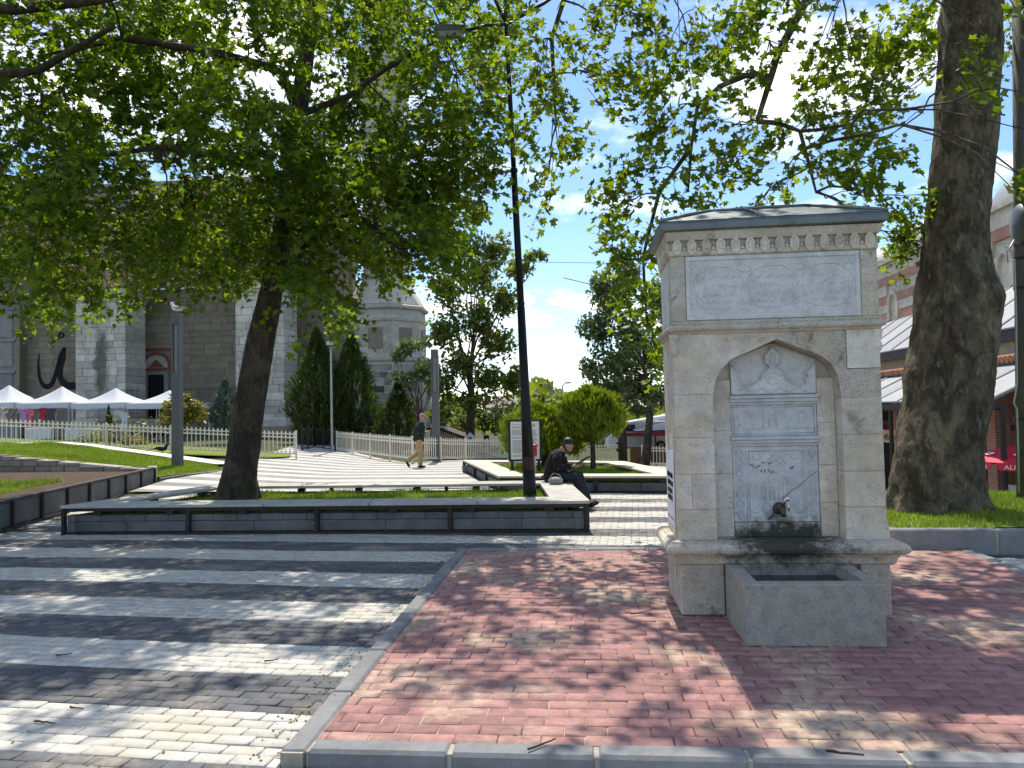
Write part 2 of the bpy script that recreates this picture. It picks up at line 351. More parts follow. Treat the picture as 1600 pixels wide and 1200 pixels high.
def frustum_arrays(C, c=.004, d=.03):
    """C: n x 4 x 2 corners, ccw; returns verts and quads of chamfered pavers (top at z=0)."""
    n = len(C); ctr = C.mean(1, keepdims=True)
    def inset(k):
        v = C - ctr; l = np.linalg.norm(v, axis=2, keepdims=True); return C - v / l * k
    A = inset(.001); B = inset(.001); T = inset(c * 1.6)
    V = np.zeros((n, 12, 3)); V[:, 0:4, :2] = A; V[:, 0:4, 2] = -d; V[:, 4:8, :2] = B; V[:, 4:8, 2] = -c; V[:, 8:12, :2] = T; V[:, 8:12, 2] = 0
    f = []
    for i in range(4):
        j = (i + 1) % 4; f.append((i, j, 4 + j, 4 + i)); f.append((4 + i, 4 + j, 8 + j, 8 + i))
    f.append((8, 9, 10, 11)); return V, np.array(f)
def lay(parent, name, C, zt, mat, nmax=300):
    """C: corners (world). The nmax pavers that show largest become objects, the rest one mesh."""
    C = np.asarray(C); ctr = C.mean(1); size = np.zeros(len(C))
    for i in range(len(C)):
        q = [pix((*c, zt)) if c[1] > .3 else (9e9, 9e9) for c in C[i]]; q = np.array(q)
        m = q.mean(0)
        if -20 < m[0] < 1620 and m[1] < 1215:
            a = q[:, 0]; b = q[:, 1]; size[i] = abs(np.dot(a, np.roll(b, 1)) - np.dot(b, np.roll(a, 1))) / 2
    od = np.argsort(-size); near = [i for i in od[:nmax] if size[i] > 0]; far = od[len(near):]
    jz = rng.normal(0, .0016, len(C)) + .006 * np.sin(ctr[:, 0] * 1.7 + 1.3 * np.sin(ctr[:, 1] * 1.1)) * np.sin(ctr[:, 1] * 1.9 + .5); tilt = rng.normal(0, .009, (len(C), 2))
    # shared mesh for full pavers: keyed by rounded edge vectors
    cache = {}
    for i in near:
        rel = C[i] - ctr[i]; key = tuple(np.round(rel.ravel(), 3))
        if key not in cache:
            V, f = frustum_arrays(rel[None]); cache[key] = fastmesh(name, V[0], f, mat)
        o = obj(name, cache[key], parent, (ctr[i][0], ctr[i][1], zt + jz[i])); o.rotation_euler = (tilt[i][0], tilt[i][1], 0)
    V, f = frustum_arrays(C[far]); V[:, :, 2] += zt + jz[far][:, None]
    rel = V[:, :, :2] - ctr[far][:, None, :]; V[:, :, 2] += rel[:, :, 0] * tilt[far][:, 1:2] * -1 + rel[:, :, 1] * tilt[far][:, 0:1]
    F = (f[None] + (np.arange(len(far)) * 12)[:, None, None]).reshape(-1, 4)
    o = obj(name + '_field', fastmesh(name + '_field', V.reshape(-1, 3), F, mat), parent); o['kind'] = 'stuff'

def stripes():
    rows = range(-30, 150); rh = SP / 6; ln = .197; gap = .003; W = []; D = []
    kl = np.array(gw(RU0, 0)[:2])
    for r in rows:
        v0 = S0 + r * rh + gap; v1 = S0 + (r + 1) * rh - gap; k = (r // 6) % 2
        off = (.5 * (r % 2) + .13 * random.random() * 0) * ln
        for c in range(-60, 50):
            u0 = c * ln + off + gap; u1 = (c + 1) * ln + off - gap
            q = np.array([SU * u0 + SV * v0, SU * u1 + SV * v0, SU * u1 + SV * v1, SU * u0 + SV * v1])
            m = q.mean(0)
            if not (1.6 < m[1] < 16.15) or abs(m[0]) > m[1] * .76 + .8: continue
            if not inpoly(m[0], m[1], PLZ): continue
            g = np.stack([q @ EX, q @ EY], 1)
            if g[:, 1].max() > RV0 - .02 and g[:, 1].min() < RV1 + .02:      # beside the red terrace: cut along the kerb
                if g[:, 0].min() < RU0 - .006 and g[:, 0].max() < RU1 - 1:
                    g[:, 0] = np.minimum(g[:, 0], RU0 - .004)
                elif g[:, 0].max() > RU1 + .006 and g[:, 0].min() > RU0 + 1:
                    g[:, 0] = np.maximum(g[:, 0], RU1 + .004)
                elif g[:, 1].min() > RV1 - .05: g[:, 1] = np.maximum(g[:, 1], RV1 + .004)
                elif g[:, 1].max() < RV0 + .05: g[:, 1] = np.minimum(g[:, 1], RV0 - .004)
                else: continue
                q = g[:, :1] * EX + g[:, 1:] * EY
                if np.linalg.norm(q[1] - q[0]) < .03 and np.linalg.norm(q[2] - q[3]) < .03: continue
                if np.linalg.norm(q[3] - q[0]) < .02: continue
            if inpoly(m[0], m[1], [gw(-7.3, 10.25)[:2], gw(-.1, 10.25)[:2], gw(-.4, 12.8)[:2], gw(-6.5, 12.9)[:2]]): continue
            if inpoly(m[0], m[1], [(-.1, 15.5), (3.3, 14.7), (2.9, 17), (-.3, 17)]): continue
            (D if k else W).append(q)
    lay(plaza, 'white_paver', W, 0.0, M_white); lay(plaza, 'dark_paver', D, 0.0, M_dark)
stripes()

terr = sheet('red_brick_terrace', [gw(a, b)[:2] for a, b in ((RU0 + .02, RV0 + .02), (RU1 - .02, RV0 + .02), (RU1 - .02, RV1 - .02), (RU0 + .02, RV1 - .02))], lambda x, y: RZ - .009, M_joint, 5)
def redbricks():
    rh, ln, gap = .1095, .212, .0035; C = []
    for r in range(60):
        v0 = RV0 + RK + .004 + r * rh; v1 = v0 + rh - gap
        if v0 > RV1 - RK - .03: break
        v1 = min(v1, RV1 - RK - .004); off = (r % 2) * .5 * ln + random.uniform(-.012, .012)
        for c in range(-12, 30):
            u0 = c * ln + off; u1 = u0 + ln - gap; u0 = max(u0, RU0 + RK + .004); u1 = min(u1, RU1 - RK - .004)
            if u1 - u0 < .03: continue
            C.append([np.array(gw(u, v)[:2]) for u, v in ((u0, v0), (u1, v0), (u1, v1), (u0, v1))])
    lay(terr, 'red_brick', np.array(C), RZ, M_red)
redbricks()
def kerbrun(parent, a, b, wid, z0, z1, L0=.72, mat=None, nm='kerb_stone', side=1, bev=.016, mortar=True):
    """kerb stones along a -> b (world xy), body on the left of the run for side=1"""
    a = np.array(a[:2]); b = np.array(b[:2]); d = b - a; T = np.linalg.norm(d); d /= T; n = np.array([-d[1], d[0]]) * side; k = max(1, round(T / L0)); ll = T / k
    ang = math.atan2(d[1], d[0])
    y0, y1 = (0, wid) if side > 0 else (-wid, 0)
    me = MB().box(.006, ll - .006, y0, y1, z0, z1, bev).mesh(nm, mat or M_kerb)
    for i in range(k):
        p = a + d * ll * i; o = obj(nm, me, parent, (p[0], p[1], random.uniform(-.003, .003)), ang + random.uniform(-.002, .002))
    if mortar:
        mo = MB().box(.0, T, y0 + .012, y1 - .012, z0, z1 - .012).build('kerb_mortar', M_mortar, parent, loc=(a[0], a[1], 0), rz=ang)
kz = RZ + .012
kerbrun(terr, gw(RU0 + RK + .002, RV0), gw(RU1, RV0), RK, -.1, kz)
kerbrun(terr, gw(RU0, RV1), gw(RU0, RV0), RK, -.1, kz - .004)
kerbrun(terr, gw(RU1, RV1), gw(RU0 + RK + .002, RV1), RK, -.1, kz - .002)
kerbrun(terr, gw(RU1, RV0 + RK + .004), gw(RU1, RV1 - RK - .004), RK, -.1, kz - .006)

# ------------------------------------------------------------------ grass
def grass_mat(name, c0, c1): return leaf_mat(name, c0, c1, .35, (1.3, 1.4, .6), .6)
M_grass = grass_mat('grass_blades', (.12, .19, .018), (.30, .37, .055))
M_turf = simple('turf', (.17, .21, .04), .95, .4, 3, .1, 0, .6, 30, .03)
def grass(name, poly, zf, n, h=.06, label='short green grass', wd=.006, mask=None):
    P = np.array([q[:2] for q in poly]); lo = P.min(0); hi = P.max(0); xy = np.zeros((0, 2))
    while len(xy) < n:
        c = rng.uniform(lo, hi, (n * 2, 2)); c = c[inpoly(c[:, 0], c[:, 1], poly)]
        if mask is not None: c = c[mask(c[:, 0], c[:, 1])]
        xy = np.concatenate([xy, c])
    xy = xy[:n]; z = np.array([float(zf(a, b)) for a, b in xy]) if not isinstance(zf, (int, float)) else np.full(n, zf)
    clump = .6 + .8 * (np.sin(xy[:, 0] * 5.1 + 2 * np.sin(xy[:, 1] * 3.3)) * .5 + .5) * rng.uniform(.5, 1.2, n)
    a = rng.uniform(0, 6.283, n); hh = h * clump * rng.uniform(.6, 1.3, n); le = rng.normal(0, .35, (n, 2)) * hh[:, None]
    V = np.zeros((n, 3, 3)); dx = np.stack([np.cos(a), np.sin(a)], 1) * (wd * rng.uniform(.7, 1.6, n))[:, None]
    V[:, 0, :2] = xy - dx; V[:, 1, :2] = xy + dx; V[:, 2, :2] = xy + le; V[:, 0, 2] = z - .005; V[:, 1, 2] = z - .005; V[:, 2, 2] = z + hh
    o = obj(name, fastmesh(name, V.reshape(-1, 3), np.arange(n * 3).reshape(-1, 3), M_grass)); tag(o, label, 'grass', kind='stuff'); return o
# ================================================================== planters with bench tops, terrace walls
def planter(name, label, Q, ztop, zg, wid, lawnz, mslab, ncourse=2, gap=.055, panelL=.95):
    """Q: four world corners ccw from front left; steel frame over a block wall, slabs on top, lawn inside"""
    root = thing(name, label, 'planter', (Q[0][0], Q[0][1], zg))
    org = np.array([Q[0][0], Q[0][1]]); Qn = [np.array(q) for q in Q]; c = sum(Qn) / 4
    inner = []
    for i in range(4):
        p = Qn[i]; a = Qn[i - 1]; b = Qn[(i + 1) % 4]
        d0 = (p - a) / np.linalg.norm(p - a); d1 = (b - p) / np.linalg.norm(b - p); n0 = np.array([-d0[1], d0[0]]); n1 = np.array([-d1[1], d1[0]])
        A = np.array([n0, n1]); rhs = np.array([n0 @ p + wid, n1 @ p + wid]); inner.append(np.linalg.solve(A, rhs))
    zt = ztop - zg; th = .038
    for i in range(4):
        j = (i + 1) % 4; a, b, ib, ia = Qn[i], Qn[j], inner[j], inner[i]; T = np.linalg.norm(b - a); k = max(2, round(T / 1.55))
        for s in range(k):                                              # slabs of the bench top
            f0, f1 = s / k + (.0012 if s else 0), (s + 1) / k - (.0012 if s < k - 1 else 0)
            o_ = .012
            dd = (b - a) / T; nn = np.array([dd[1], -dd[0]]) * o_
            cor = [a + (b - a) * f0 + nn, a + (b - a) * f1 + nn, ia + (ib - ia) * f1, ia + (ib - ia) * f0]
            m = MB(); ct = sum(cor) / 4; top = [p + (ct - p) * .008 for p in cor]
            P = [(*(p - org), zt - th) for p in cor] + [(*(p - org), zt - .008) for p in cor] + [(*(p - org), zt) for p in top]
            fs = [(3, 2, 1, 0), (8, 9, 10, 11)] + [(e, (e + 1) % 4, 4 + (e + 1) % 4, 4 + e) for e in range(4)] + [(4 + e, 4 + (e + 1) % 4, 8 + (e + 1) % 4, 8 + e) for e in range(4)]
            m.add(P, fs).build('bench_slab', mslab, root)
        # frame and blocks in a local frame along the side
        d = (b - a) / T; ang = math.atan2(d[1], d[0])
        side = bpy.data.objects.new('side_wall', None); COL.objects.link(side); side.parent = root; side.location = (*(a - org), 0); side.rotation_euler = (0, 0, ang)
        MB().box(.03, T - .03, .012, .052, zt - th - .05, zt - th - .001).build('frame_rail', M_steel, side)
        MB().box(.03, T - .03, .008, .055, .0, .035).build('base_rail', M_steel, side)
        npst = max(2, round(T / 1.95)) + 1; pm = MB().box(-.028, .028, .002, .06, 0, zt - th - .002, .004).mesh('post', M_steel)
        for s in range(npst): obj('post', pm, side, (.03 + (T - .06) * s / (npst - 1), 0, 0))
        hb = zt - th - .05 - gap; cs = [(.036, hb * .66), (hb * .66, hb)] if ncourse == 2 else [(.036, hb)]
        cache = {}
        for q, (z0, z1) in enumerate(cs):
            bl = panelL if q == 0 else .34; x = .02 - (q * .13); 
            while x < T - .06:
                x1 = min(x + bl, T - .05); xa = max(x, .05)
                if x1 - xa > .04:
                    key = (round(x1 - xa, 3), q)
                    if key not in cache: cache[key] = MB().box(0, x1 - xa - .003, .07 + .004 * q, .2, z0 + .002, z1 - .003, .006).mesh('concrete_block', M_conc)
                    obj('concrete_block', cache[key], side, (xa, random.uniform(-.004, .004), 0))
                x += bl
        br = MB().box(-.06, .06, .03, .12, zt - th - .05 - gap, zt - th - .052).mesh('bracket', M_steel)
        for s in range(max(1, int(T / 1.0))): obj('bracket', br, side, ((s + .5) * T / max(1, int(T / 1.0)), 0, 0))
    ins = [p + (c - p) * .01 for p in [Qn[i] + (inner[i] - Qn[i]) * .45 for i in range(4)]]
    m = MB(); m.prism([(*(p - org), 0.01) for p in ins], (0, 0, lawnz - zg)); m.build('soil_bed', M_turf, root)
    return root, inner
pl1, in1 = planter('bench_planter', 'long low block planter with grey slab bench top around the leaning plane tree', P1W, .425, 0.0, .5, .27, M_slab)
grass('grass', [tuple(q) for q in [P1W[i] + (np.array(in1[i]) - P1W[i]) * .5 for i in range(4)]], .27, 30000, .065, 'mown grass in the planter around the leaning tree trunk')
pl2, in2 = planter('bench_planter', 'pale slab topped bench planter with clipped bushes behind the seated person', P2W, .33, -.02, .55, .22, M_slabw, 1, .05)
grass('grass', [tuple(q) for q in [np.array(P2W[i]) + (np.array(in2[i]) - P2W[i]) * .5 for i in range(4)]], .22, 20000, .06, 'sunlit grass in the planter with the clipped bushes')

# left terrace wall: panels between dark posts
W1A, W1B = np.array([-7.28, 8.6]), np.array([-8.72, 18.0])
def panelwall():
    root = thing('terrace_wall', 'low retaining wall of concrete panels between dark steel posts at the left', 'wall', (*W1A, 0), math.atan2(*(W1B - W1A)[::-1]))
    T = np.linalg.norm(W1B - W1A); k = 10; pl = T / k
    pm = MB().box(.03, pl - .03, .05, .17, .05, .42, .008).mesh('wall_panel', M_conc); po = MB().box(-.035, .035, 0, .1, 0, .46, .004).mesh('post', M_steel)
    for i in range(k):
        obj('wall_panel', pm, root, (i * pl, random.uniform(-.006, .006), 0)); obj('post', po, root, (i * pl, 0, 0))
    obj('post', po, root, (T, 0, 0)); MB().box(T - .02, T + .14, .02, .2, 0, .5, .01).build('end_block', M_kerbl, root)
    MB().box(0, T, .005, .07, 0, .045).build('base_rail', M_steel, root); MB().box(0, T - .04, .02, .16, .425, .47, .004).build('top_rail', M_steel, root)
panelwall()
W2A, W2B = np.array([-14.2, 18.9]), np.array([-8.85, 17.75])
def soilz(x, y): return .40
sheet('soil_bed', [(-7.42, 8.6), (-8.86, 17.95), tuple(W2B), tuple(W2A), (-16, 16), (-12, 8.0)], soilz, M_soil, 1.0)
grass('grass', [(-8.8, 12.2), (-9.3, 15.3), (-12.5, 15.6), (-12.0, 11.5)], .40, 9000, .09, 'rough grass patch on the soil inside the left retaining wall', .008)
def lowz(x, y):      # upper lawn
    t = np.clip((-8.3 - x) / 5.4, 0, 1.05); return .17 + .74 * t
def stonewall():
    d = W2B - W2A; T = np.linalg.norm(d); ang = math.atan2(d[1], d[0])
    root = thing('stone_retaining_wall', 'sloping shaded stone wall holding up the sunny left lawn', 'wall', (*W2A, .38), ang)
    Ms = stone_mat('garden_wall_stone', (.24, .22, .19), (.25, .2, .14), (.07, .065, .05), .4, .25)
    x = 0; 
    MB().prism([(0, .06, -.2), (T, .06, -.2), (T, .06, .06), (0, .06, .5)], (0, .3, 0)).build('wall_core', M_mortar, root)
    for r in range(4):
        x = -.1 * (r % 2)
        while x < T:
            l = random.uniform(.35, .7); x1 = min(x + l, T); top = .56 - .5 * (x1 / T); z0 = r * .15
            if z0 < top - .03 and x1 - max(x, 0) > .06: MB().box(max(x, 0) + .006, x1 - .006, random.uniform(-.02, .015), .3, z0 + .005, min(z0 + .145, top), .012).build('stone', Ms, root)
            x = x1
stonewall()
UL = [tuple(W2B + np.array([0, .25])), (-8.75, 18.15), (-8.6, 19.2), (-8.0, 20.6), (-8.9, 21.8), (-15.5, 23.2), (-24, 24), (-24, 20), tuple(W2A + np.array([0, .25]))]
sheet('lawn', UL, lowz, M_turf, .7)
grass('grass', UL[:5] + [(-15.5, 23.2), (-16.5, 23.3), (-16, 19.6), UL[8]], lowz, 42000, .06, 'sunny grass of the raised left lawn', .007)
lk = thing('lawn_kerb', 'low grey kerb round the tip of the sunny left lawn', 'kerb')
for a, b in (((-8.72, 18.2), (-8.55, 19.2)), ((-8.55, 19.2), (-7.95, 20.6)), ((-7.95, 20.6), (-8.85, 21.85))): kerbrun(lk, a, b, .1, -.05, .2, .7, M_kerb, mortar=False)
sheet('garden_path', [(-8.85, 21.95), (-8.5, 22.9), (-15.5, 23.75), (-26, 24.5), (-26, 24.0), (-15.5, 23.3)], lambda x, y: lowz(x, y) + .03, M_kerbl, 1.0)

# right lawn with kerb, tree stands here
RL = [(4.15, 8.18), (9.5, 7.62), (12.5, 8.2), (12.5, 11.0), (9.0, 11.3), (4.6, 11.2), (4.0, 9.4)]
def rz_(x, y): return .27 + .02 * math.sin(x * 1.3)
sheet('lawn', RL, rz_, M_turf, .6)
grass('grass', RL, rz_, 42000, .065, 'shaded grass around the thick plane tree trunk', .006)
rk = thing('lawn_kerb', 'grey kerb of long stones along the lawn under the thick tree', 'kerb')
for a, b in (((3.95, 9.4), (4.12, 8.1)), ((4.12, 8.1), (9.5, 7.53)), ((9.5, 7.53), (12.5, 8.1))): kerbrun(rk, a, b, .12, -.05, .275, 1.0, M_kerb)
# ================================================================== stone fountain
FO = np.array(gw(.74, 5.785, RZ)); FW, FD = 1.548, .75
fcx = np.array(gw(.74 + .80, 5.785 + .1))           # below the tap, world
def wet(t, p, col):                                  # algae and damp round the tap and on the ledge beneath
    d = t.n('ShaderNodeVectorMath'); d.operation = 'SUBTRACT'; t.l(p, d.inputs[0]); d.inputs[1].default_value = (fcx[0], fcx[1], .60)
    sc = t.n('ShaderNodeVectorMath'); sc.operation = 'MULTIPLY'; t.l(d.outputs[0], sc.inputs[0]); sc.inputs[1].default_value = (1.75, 1.5, 4.6)
    ln = t.n('ShaderNodeVectorMath'); ln.operation = 'LENGTH'; t.l(sc.outputs[0], ln.inputs[0])
    n = t.noise(p, 9, 7, .7, .5); f = t.math('ADD', ln.outputs['Value'], t.math('MULTIPLY', t.math('SUBTRACT', n, .5), 1.9))
    return t.mix(t.math('MULTIPLY', t.ramp(f, [(.45, 1.0), (1.0, 0.0)]), .93), col, (.028, .03, .02))
M_lime = stone_mat('limestone_block', (.70, .665, .59), (.57, .475, .335), (.23, .195, .14), .8, .13, .43, .585)
M_limew = stone_mat('limestone_weathered', (.55, .52, .455), (.48, .405, .29), (.13, .115, .09), .95, .10, .44, .555, 1.1, wet, .30)
M_marble = stone_mat('grey_marble', (.56, .565, .565), (.50, .50, .49), (.34, .35, .36), 0, .02, .6, .75, 1.0, wet)
M_marblet = stone_mat('upper_marble', (.62, .62, .60), (.60, .60, .57), (.42, .42, .41), 0, .02, .6, .78)
M_trough = stone_mat('pitted_travertine', (.34, .325, .285), (.31, .28, .215), (.10, .11, .09), .95, .05, .5, .58, 1.5, wet, .18)
M_lead = simple('lead_sheet', (.145, .165, .165), .42, .35, 4, .5, .55, .3, 18, .01, .10)
M_chrome = simple('chrome', (.6, .6, .6), .22, .2, 10, .5, 1.0, 0)
M_brass = simple('tarnished_brass', (.09, .075, .05), .5, .5, 30, .5, .7, .3)
M_black = simple('black_print', (.02, .02, .022), .8, .2, 5, .2, 0, 0)
M_poster = simple('white_poster', (.80, .80, .80), .6, .06, 3, .3, 0, 0)
ft = thing('stone_fountain', 'tall pale stone street fountain with pointed niche and lead roof', 'fountain', tuple(FO), GA)
def fb(name, x0, x1, y0, y1, z0, z1, mat, b=.008, parent=ft): return MB().box(x0, x1, y0, y1, z0, z1, b).build(name, mat, parent)
# plinth
fb('plinth_core', .03, FW - .03, .05, FD, 0, .41, M_limew, .01)
for x0, x1 in ((0, .335), (1.33, FW)): fb('plinth_block', x0, x1, 0, .3, 0, .405, M_limew, .012)
for y0, y1 in ((.31, .56), (.565, FD)):
    fb('plinth_block', -.004, .2, y0, y1, 0, .4, M_limew, .012); fb('plinth_block', FW - .2, FW + .004, y0, y1, 0, .4, M_limew, .012)
# ledge: moulded profile swept round front and sides
def band(name, prof, x0, x1, y0, y1, mat, parent=ft, jag=0.0):
    """prof: (overhang, z) from bottom to top, swept round left side, front and right side"""
    V = []; n = len(prof)
    for o, z in prof: V += [(x0 - o, y1, z), (x0 - o, y0 - o, z), (x1 + o, y0 - o, z), (x1 + o, y1, z)]
    F = [(i * 4 + k, i * 4 + k + 1, i * 4 + 4 + k + 1, i * 4 + 4 + k) for i in range(n - 1) for k in range(3)]
    F += [(0, 3, 2, 1), tuple((n - 1) * 4 + k for k in range(4))] + [(i * 4 + 3, i * 4, i * 4 + 4, i * 4 + 7) for i in range(n - 1)]
    return MB().add(V, F).build(name, mat, parent)
lp = [(.0, .385), (.03, .40), (.04, .44), (.05, .455), (.06, .47)] + [(.06 + .05 * math.sin(a), .515 - .045 * math.cos(a)) for a in np.linspace(0, math.pi, 7)] + [(.06, .566)]
band('ledge', lp, 0, FW, 0, FD, M_limew)
# body: blocks round a niche with a pointed arch
zb, zt_ = .566, 2.16; yf = .04; ND = .20
arch = [(.295, zb), (.295, 1.70), (.312, 1.79), (.36, 1.885), (.44, 1.955), (.785, 2.105), (1.12, 1.965), (1.19, 1.905), (1.235, 1.81), (1.25, 1.70), (1.25, zb)]
fb('body_core', .02, FW - .02, yf + ND + .02, FD - .02, zb, zt_ + .62, M_lime, .0)
fb('niche_back', .25, 1.30, yf + ND - .01, yf + ND + .03, zb, 2.13, M_lime, 0)
def slabpoly(name, poly, y0, y1, mat, parent=ft): return MB().prism([(x, y0, z) for x, z in poly], (0, y1 - y0, 0)).build(name, mat, parent)
g_ = .0009
# left pier, joints as on the photo
jl = [zb, .80, 1.075, 1.62 if 0 else 1.36, 1.64]
def pier(x0, xe, js, flip, split=()):
    for i in range(len(js) - 1):
        z0, z1 = js[i] + g_, js[i + 1] - g_; fl = .028 if (i == 0 and flip) else 0
        parts = [(x0, xe)] if i not in split else [(x0, x0 + (xe - x0) * .38), (x0 + (xe - x0) * .38 + g_, xe)]
        for a, b in parts:
            o = random.uniform(-.0025, .0025)
            if fl: MB().prism([(a, yf + o, z1), (a, yf + o, z0), (b + fl, yf + o, z0), (b + fl * .7, yf + o, z0 + .05), (b, yf + o, z0 + .17), (b, yf + o, z1)], (0, ND, 0)).build('stone_block', M_lime, ft)
            else: fb('stone_block', a, b, yf + o, yf + ND + .015, z0, z1, M_lime, .003)
pier(0, .293, [zb, .80, 1.075, 1.355, 1.69], False, (1,)); pier(1.252, FW, [zb, .81, 1.08, 1.36, 1.64], True)
# spandrels meeting at the apex
La = [(x, z) for x, z in arch[1:6]]; Ra = [(x, z) for x, z in arch[5:10]]
slabpoly('stone_block', [(0, 1.69 + g_), (.293, 1.69 + g_)] + La[1:] + [(.785 - g_, zt_), (0, zt_)], yf, yf + ND, M_lime)
slabpoly('stone_block', [(.785 + g_, zt_), (.785 + g_, 2.105)] + Ra[1:] + [(1.252, 1.64 + g_), (FW, 1.64 + g_), (FW, 1.86), (1.30, 1.86), (1.30, zt_)], yf + .003, yf + ND, M_limew)
slabpoly('stone_block', [(1.305, 1.865), (FW, 1.865), (FW, zt_), (1.305, zt_)], yf - .001, yf + ND, M_lime)
# inner order of the niche: jamb stones a little behind the face
for x0, x1, js in ((.296, .452, [zb, .79, 1.06, 1.40, 1.80]), (1.115, 1.249, [zb, .83, 1.12, 1.45, 1.80])):
    for i in range(4): fb('jamb_stone', x0, x1, yf + ND * .72 + random.uniform(-.002, .002), yf + ND, js[i] + g_, js[i + 1] - g_, M_lime, .0025)
# corner colonnettes (chamfer stops under the moulding)
for x in (.012, FW - .012): MB().lathe([(.0, 1.98), (.03, 2.0), (.036, 2.04), (.026, 2.07), (.04, 2.13), (.045, 2.158)], 10, (x, yf + .012, 0)).build('corner_scroll', M_lime, ft, True)
# side walls
for s, x0, x1 in ((0, 0, .1), (1, FW - .1, FW)):
    js = [zb, .95, 1.40, 1.80, zt_]
    for i in range(4):
        for a, b in ((yf + ND + .017, .5), (.503, FD)): fb('stone_block', x0 + random.uniform(0, .004), x1, a, b, js[i] + g_, js[i + 1] - g_, M_lime, .0025)
# marble panels inside the niche
yp = yf + ND - .045
fb('lower_panel', .455, 1.112, yp, yp + .04, .68, 1.275, M_marble, .004); fb('sill_block', .455, 1.112, yp - .02, yp + .04, zb, .677, M_limew, .006)
fb('strip_panel', .455, 1.112, yp, yp + .04, 1.352, 1.60, M_marble, .003)
for z in (1.275, 1.60):
    m = MB()
    for k, (o, h0, h1) in enumerate(((.014, 0, .022), (.028, .022, .05), (.042, .05, .076))): m.box(.445, 1.122, yp - o, yp + .03, z + h0, z + h1 - .0005, .003)
    m.build('panel_moulding', M_marble, ft)
tym = [(.455, 1.678), (1.112, 1.678), (1.112, 1.95), (.785, 2.085), (.46, 1.955)]
slabpoly('tympanum', tym, yp + .012, yp + .05, M_marblet)
def crn(t0, t1, n): return np.linspace(t0, t1, n)
half = [(0, 1.685), (.325, 1.685), (.325, 1.925), (.26, 1.845), (.275, 1.815), (.245, 1.80), (.262, 1.77), (.235, 1.745), (.195, 1.738), (.13, 1.77), (.09, 1.795), (.08, 1.835), (.055, 1.868), (.02, 1.888), (.022, 1.91), (.052, 1.935), (.05, 1.96), (.058, 1.985), (.03, 2.01), (.012, 2.035), (0, 2.062)]
# raised crest with finial
slabpoly('crest', [(.785 + x, z) for x, z in half[1:]] + [(.785 - x, z) for x, z in half[::-1][1:-1]], yp - .016, yp + .014, M_marblet)
def relief(name, lines, mat, parent, y, r=.006, closed=False, n=5):
    m = MB()
    for l in lines: m.tube([(x, y, z) for x, z in l], [r * (.7 if i in (0, len(l) - 1) else 1) for i in range(len(l))], n)
    return m.build(name, mat, parent, True)
def circ(cx, cz, rx, rz, a0=0, a1=360, n=18): return [(cx + rx * math.cos(R(a)), cz + rz * math.sin(R(a))) for a in np.linspace(a0, a1, n)]
def vine(x, z0, z1, amp, per, ph=0): return [(x + amp * math.sin((z - z0) / per * 6.283 + ph), z) for z in np.arange(z0, z1, per / 9)]
crl = [[(.785 + s * x, z) for x, z in half[2:]] for s in (1, -1)] + [circ(.785, 1.80, .07, .05, 20, 160), circ(.785, 1.79, .035, .03), vine(0, 0, 0.01, 0, 1) or None]
crl = [c for c in crl if c and len(c) > 2] + [[(.52 + i * .02, 1.715 + .018 * math.sin(i * .9)) for i in range(27)], [(.785 + .02 * math.sin(a), 1.96 + .045 * math.cos(a)) for a in np.linspace(0, 6.28, 14)]]
relief('crest_relief', crl, M_marblet, ft, yp - .017, .006)
# strip panel: vessels in low relief
sl = [[(.475, 1.372), (1.092, 1.372), (1.092, 1.582), (.475, 1.582), (.475, 1.372)], circ(.56, 1.50, .05, .045, -20, 200), [(.5, 1.40), (.52, 1.46), (.56, 1.42), (.6, 1.40), (.63, 1.44)],
      [(.60, 1.41), (1.05, 1.41)], circ(1.0, 1.50, .035, .045), [(1.0, 1.455), (1.0, 1.415)], circ(.90, 1.52, .025, .04, 180, 360), [(.90, 1.48), (.90, 1.41)], [(.70, 1.41), (.70, 1.57)], [(.74, 1.42), (.75, 1.56)], [(.81, 1.42), (.80, 1.56)], circ(.775, 1.47, .02, .05)]
relief('vessel_relief', sl, M_marble, ft, yp, .0055)
# lower panel: border vines, medallion with bars
ll = [[(.56, .70), (.56, 1.255)], [(1.01, .70), (1.01, 1.255)], [(.58, .72), (.99, .72), (.99, 1.235), (.58, 1.235), (.58, .72)]]
for x in (.508, 1.062): ll += [vine(x, .70, 1.26, .032, .16), vine(x, .70, 1.26, .032, .16, 3.14)] + [circ(x, z, .018, .018) for z in np.arange(.745, 1.25, .08)]
ll += [circ(.785, .93, .115, .13, 130, 410, 26), [(.70, .84), (.70, 1.0), (.74, 1.05), (.785, 1.07), (.83, 1.05), (.87, 1.0), (.87, .84)]] + [[(x, .85), (x, 1.04)] for x in (.735, .768, .802, .835)]
ll += [circ(.64, 1.20, .03, .028, 150, 390), circ(.93, 1.20, .03, .028, 150, 390), [(.70, 1.13), (.785, 1.22), (.87, 1.13)], [(.73, 1.12), (.785, 1.17), (.84, 1.12)], circ(.62, .80, .05, .045, 180, 300), circ(.95, .80, .05, .045, 240, 360)]
relief('panel_relief', ll, M_marble, ft, yp, .0055)
for x, z, a in ((.60, 1.13, .6), (.615, 1.115, 2.2), (.645, 1.11, .9), (.66, 1.118, .2), (.675, 1.08, 1.0), (.70, 1.075, 1.3), (.735, 1.08, 2.2), (.76, 1.07, .8), (.90, 1.10, 1.1), (.915, 1.105, 1.0), (.69, 1.145, .5), (.74, 1.14, .6)):
    dx, dz = .012 * math.cos(a), .012 * math.sin(a); MB().tube([(x - dx, yp - .001, z - dz), (x + dx, yp - .001, z + dz)], .0032, 4).build('paint_mark', M_black, ft)
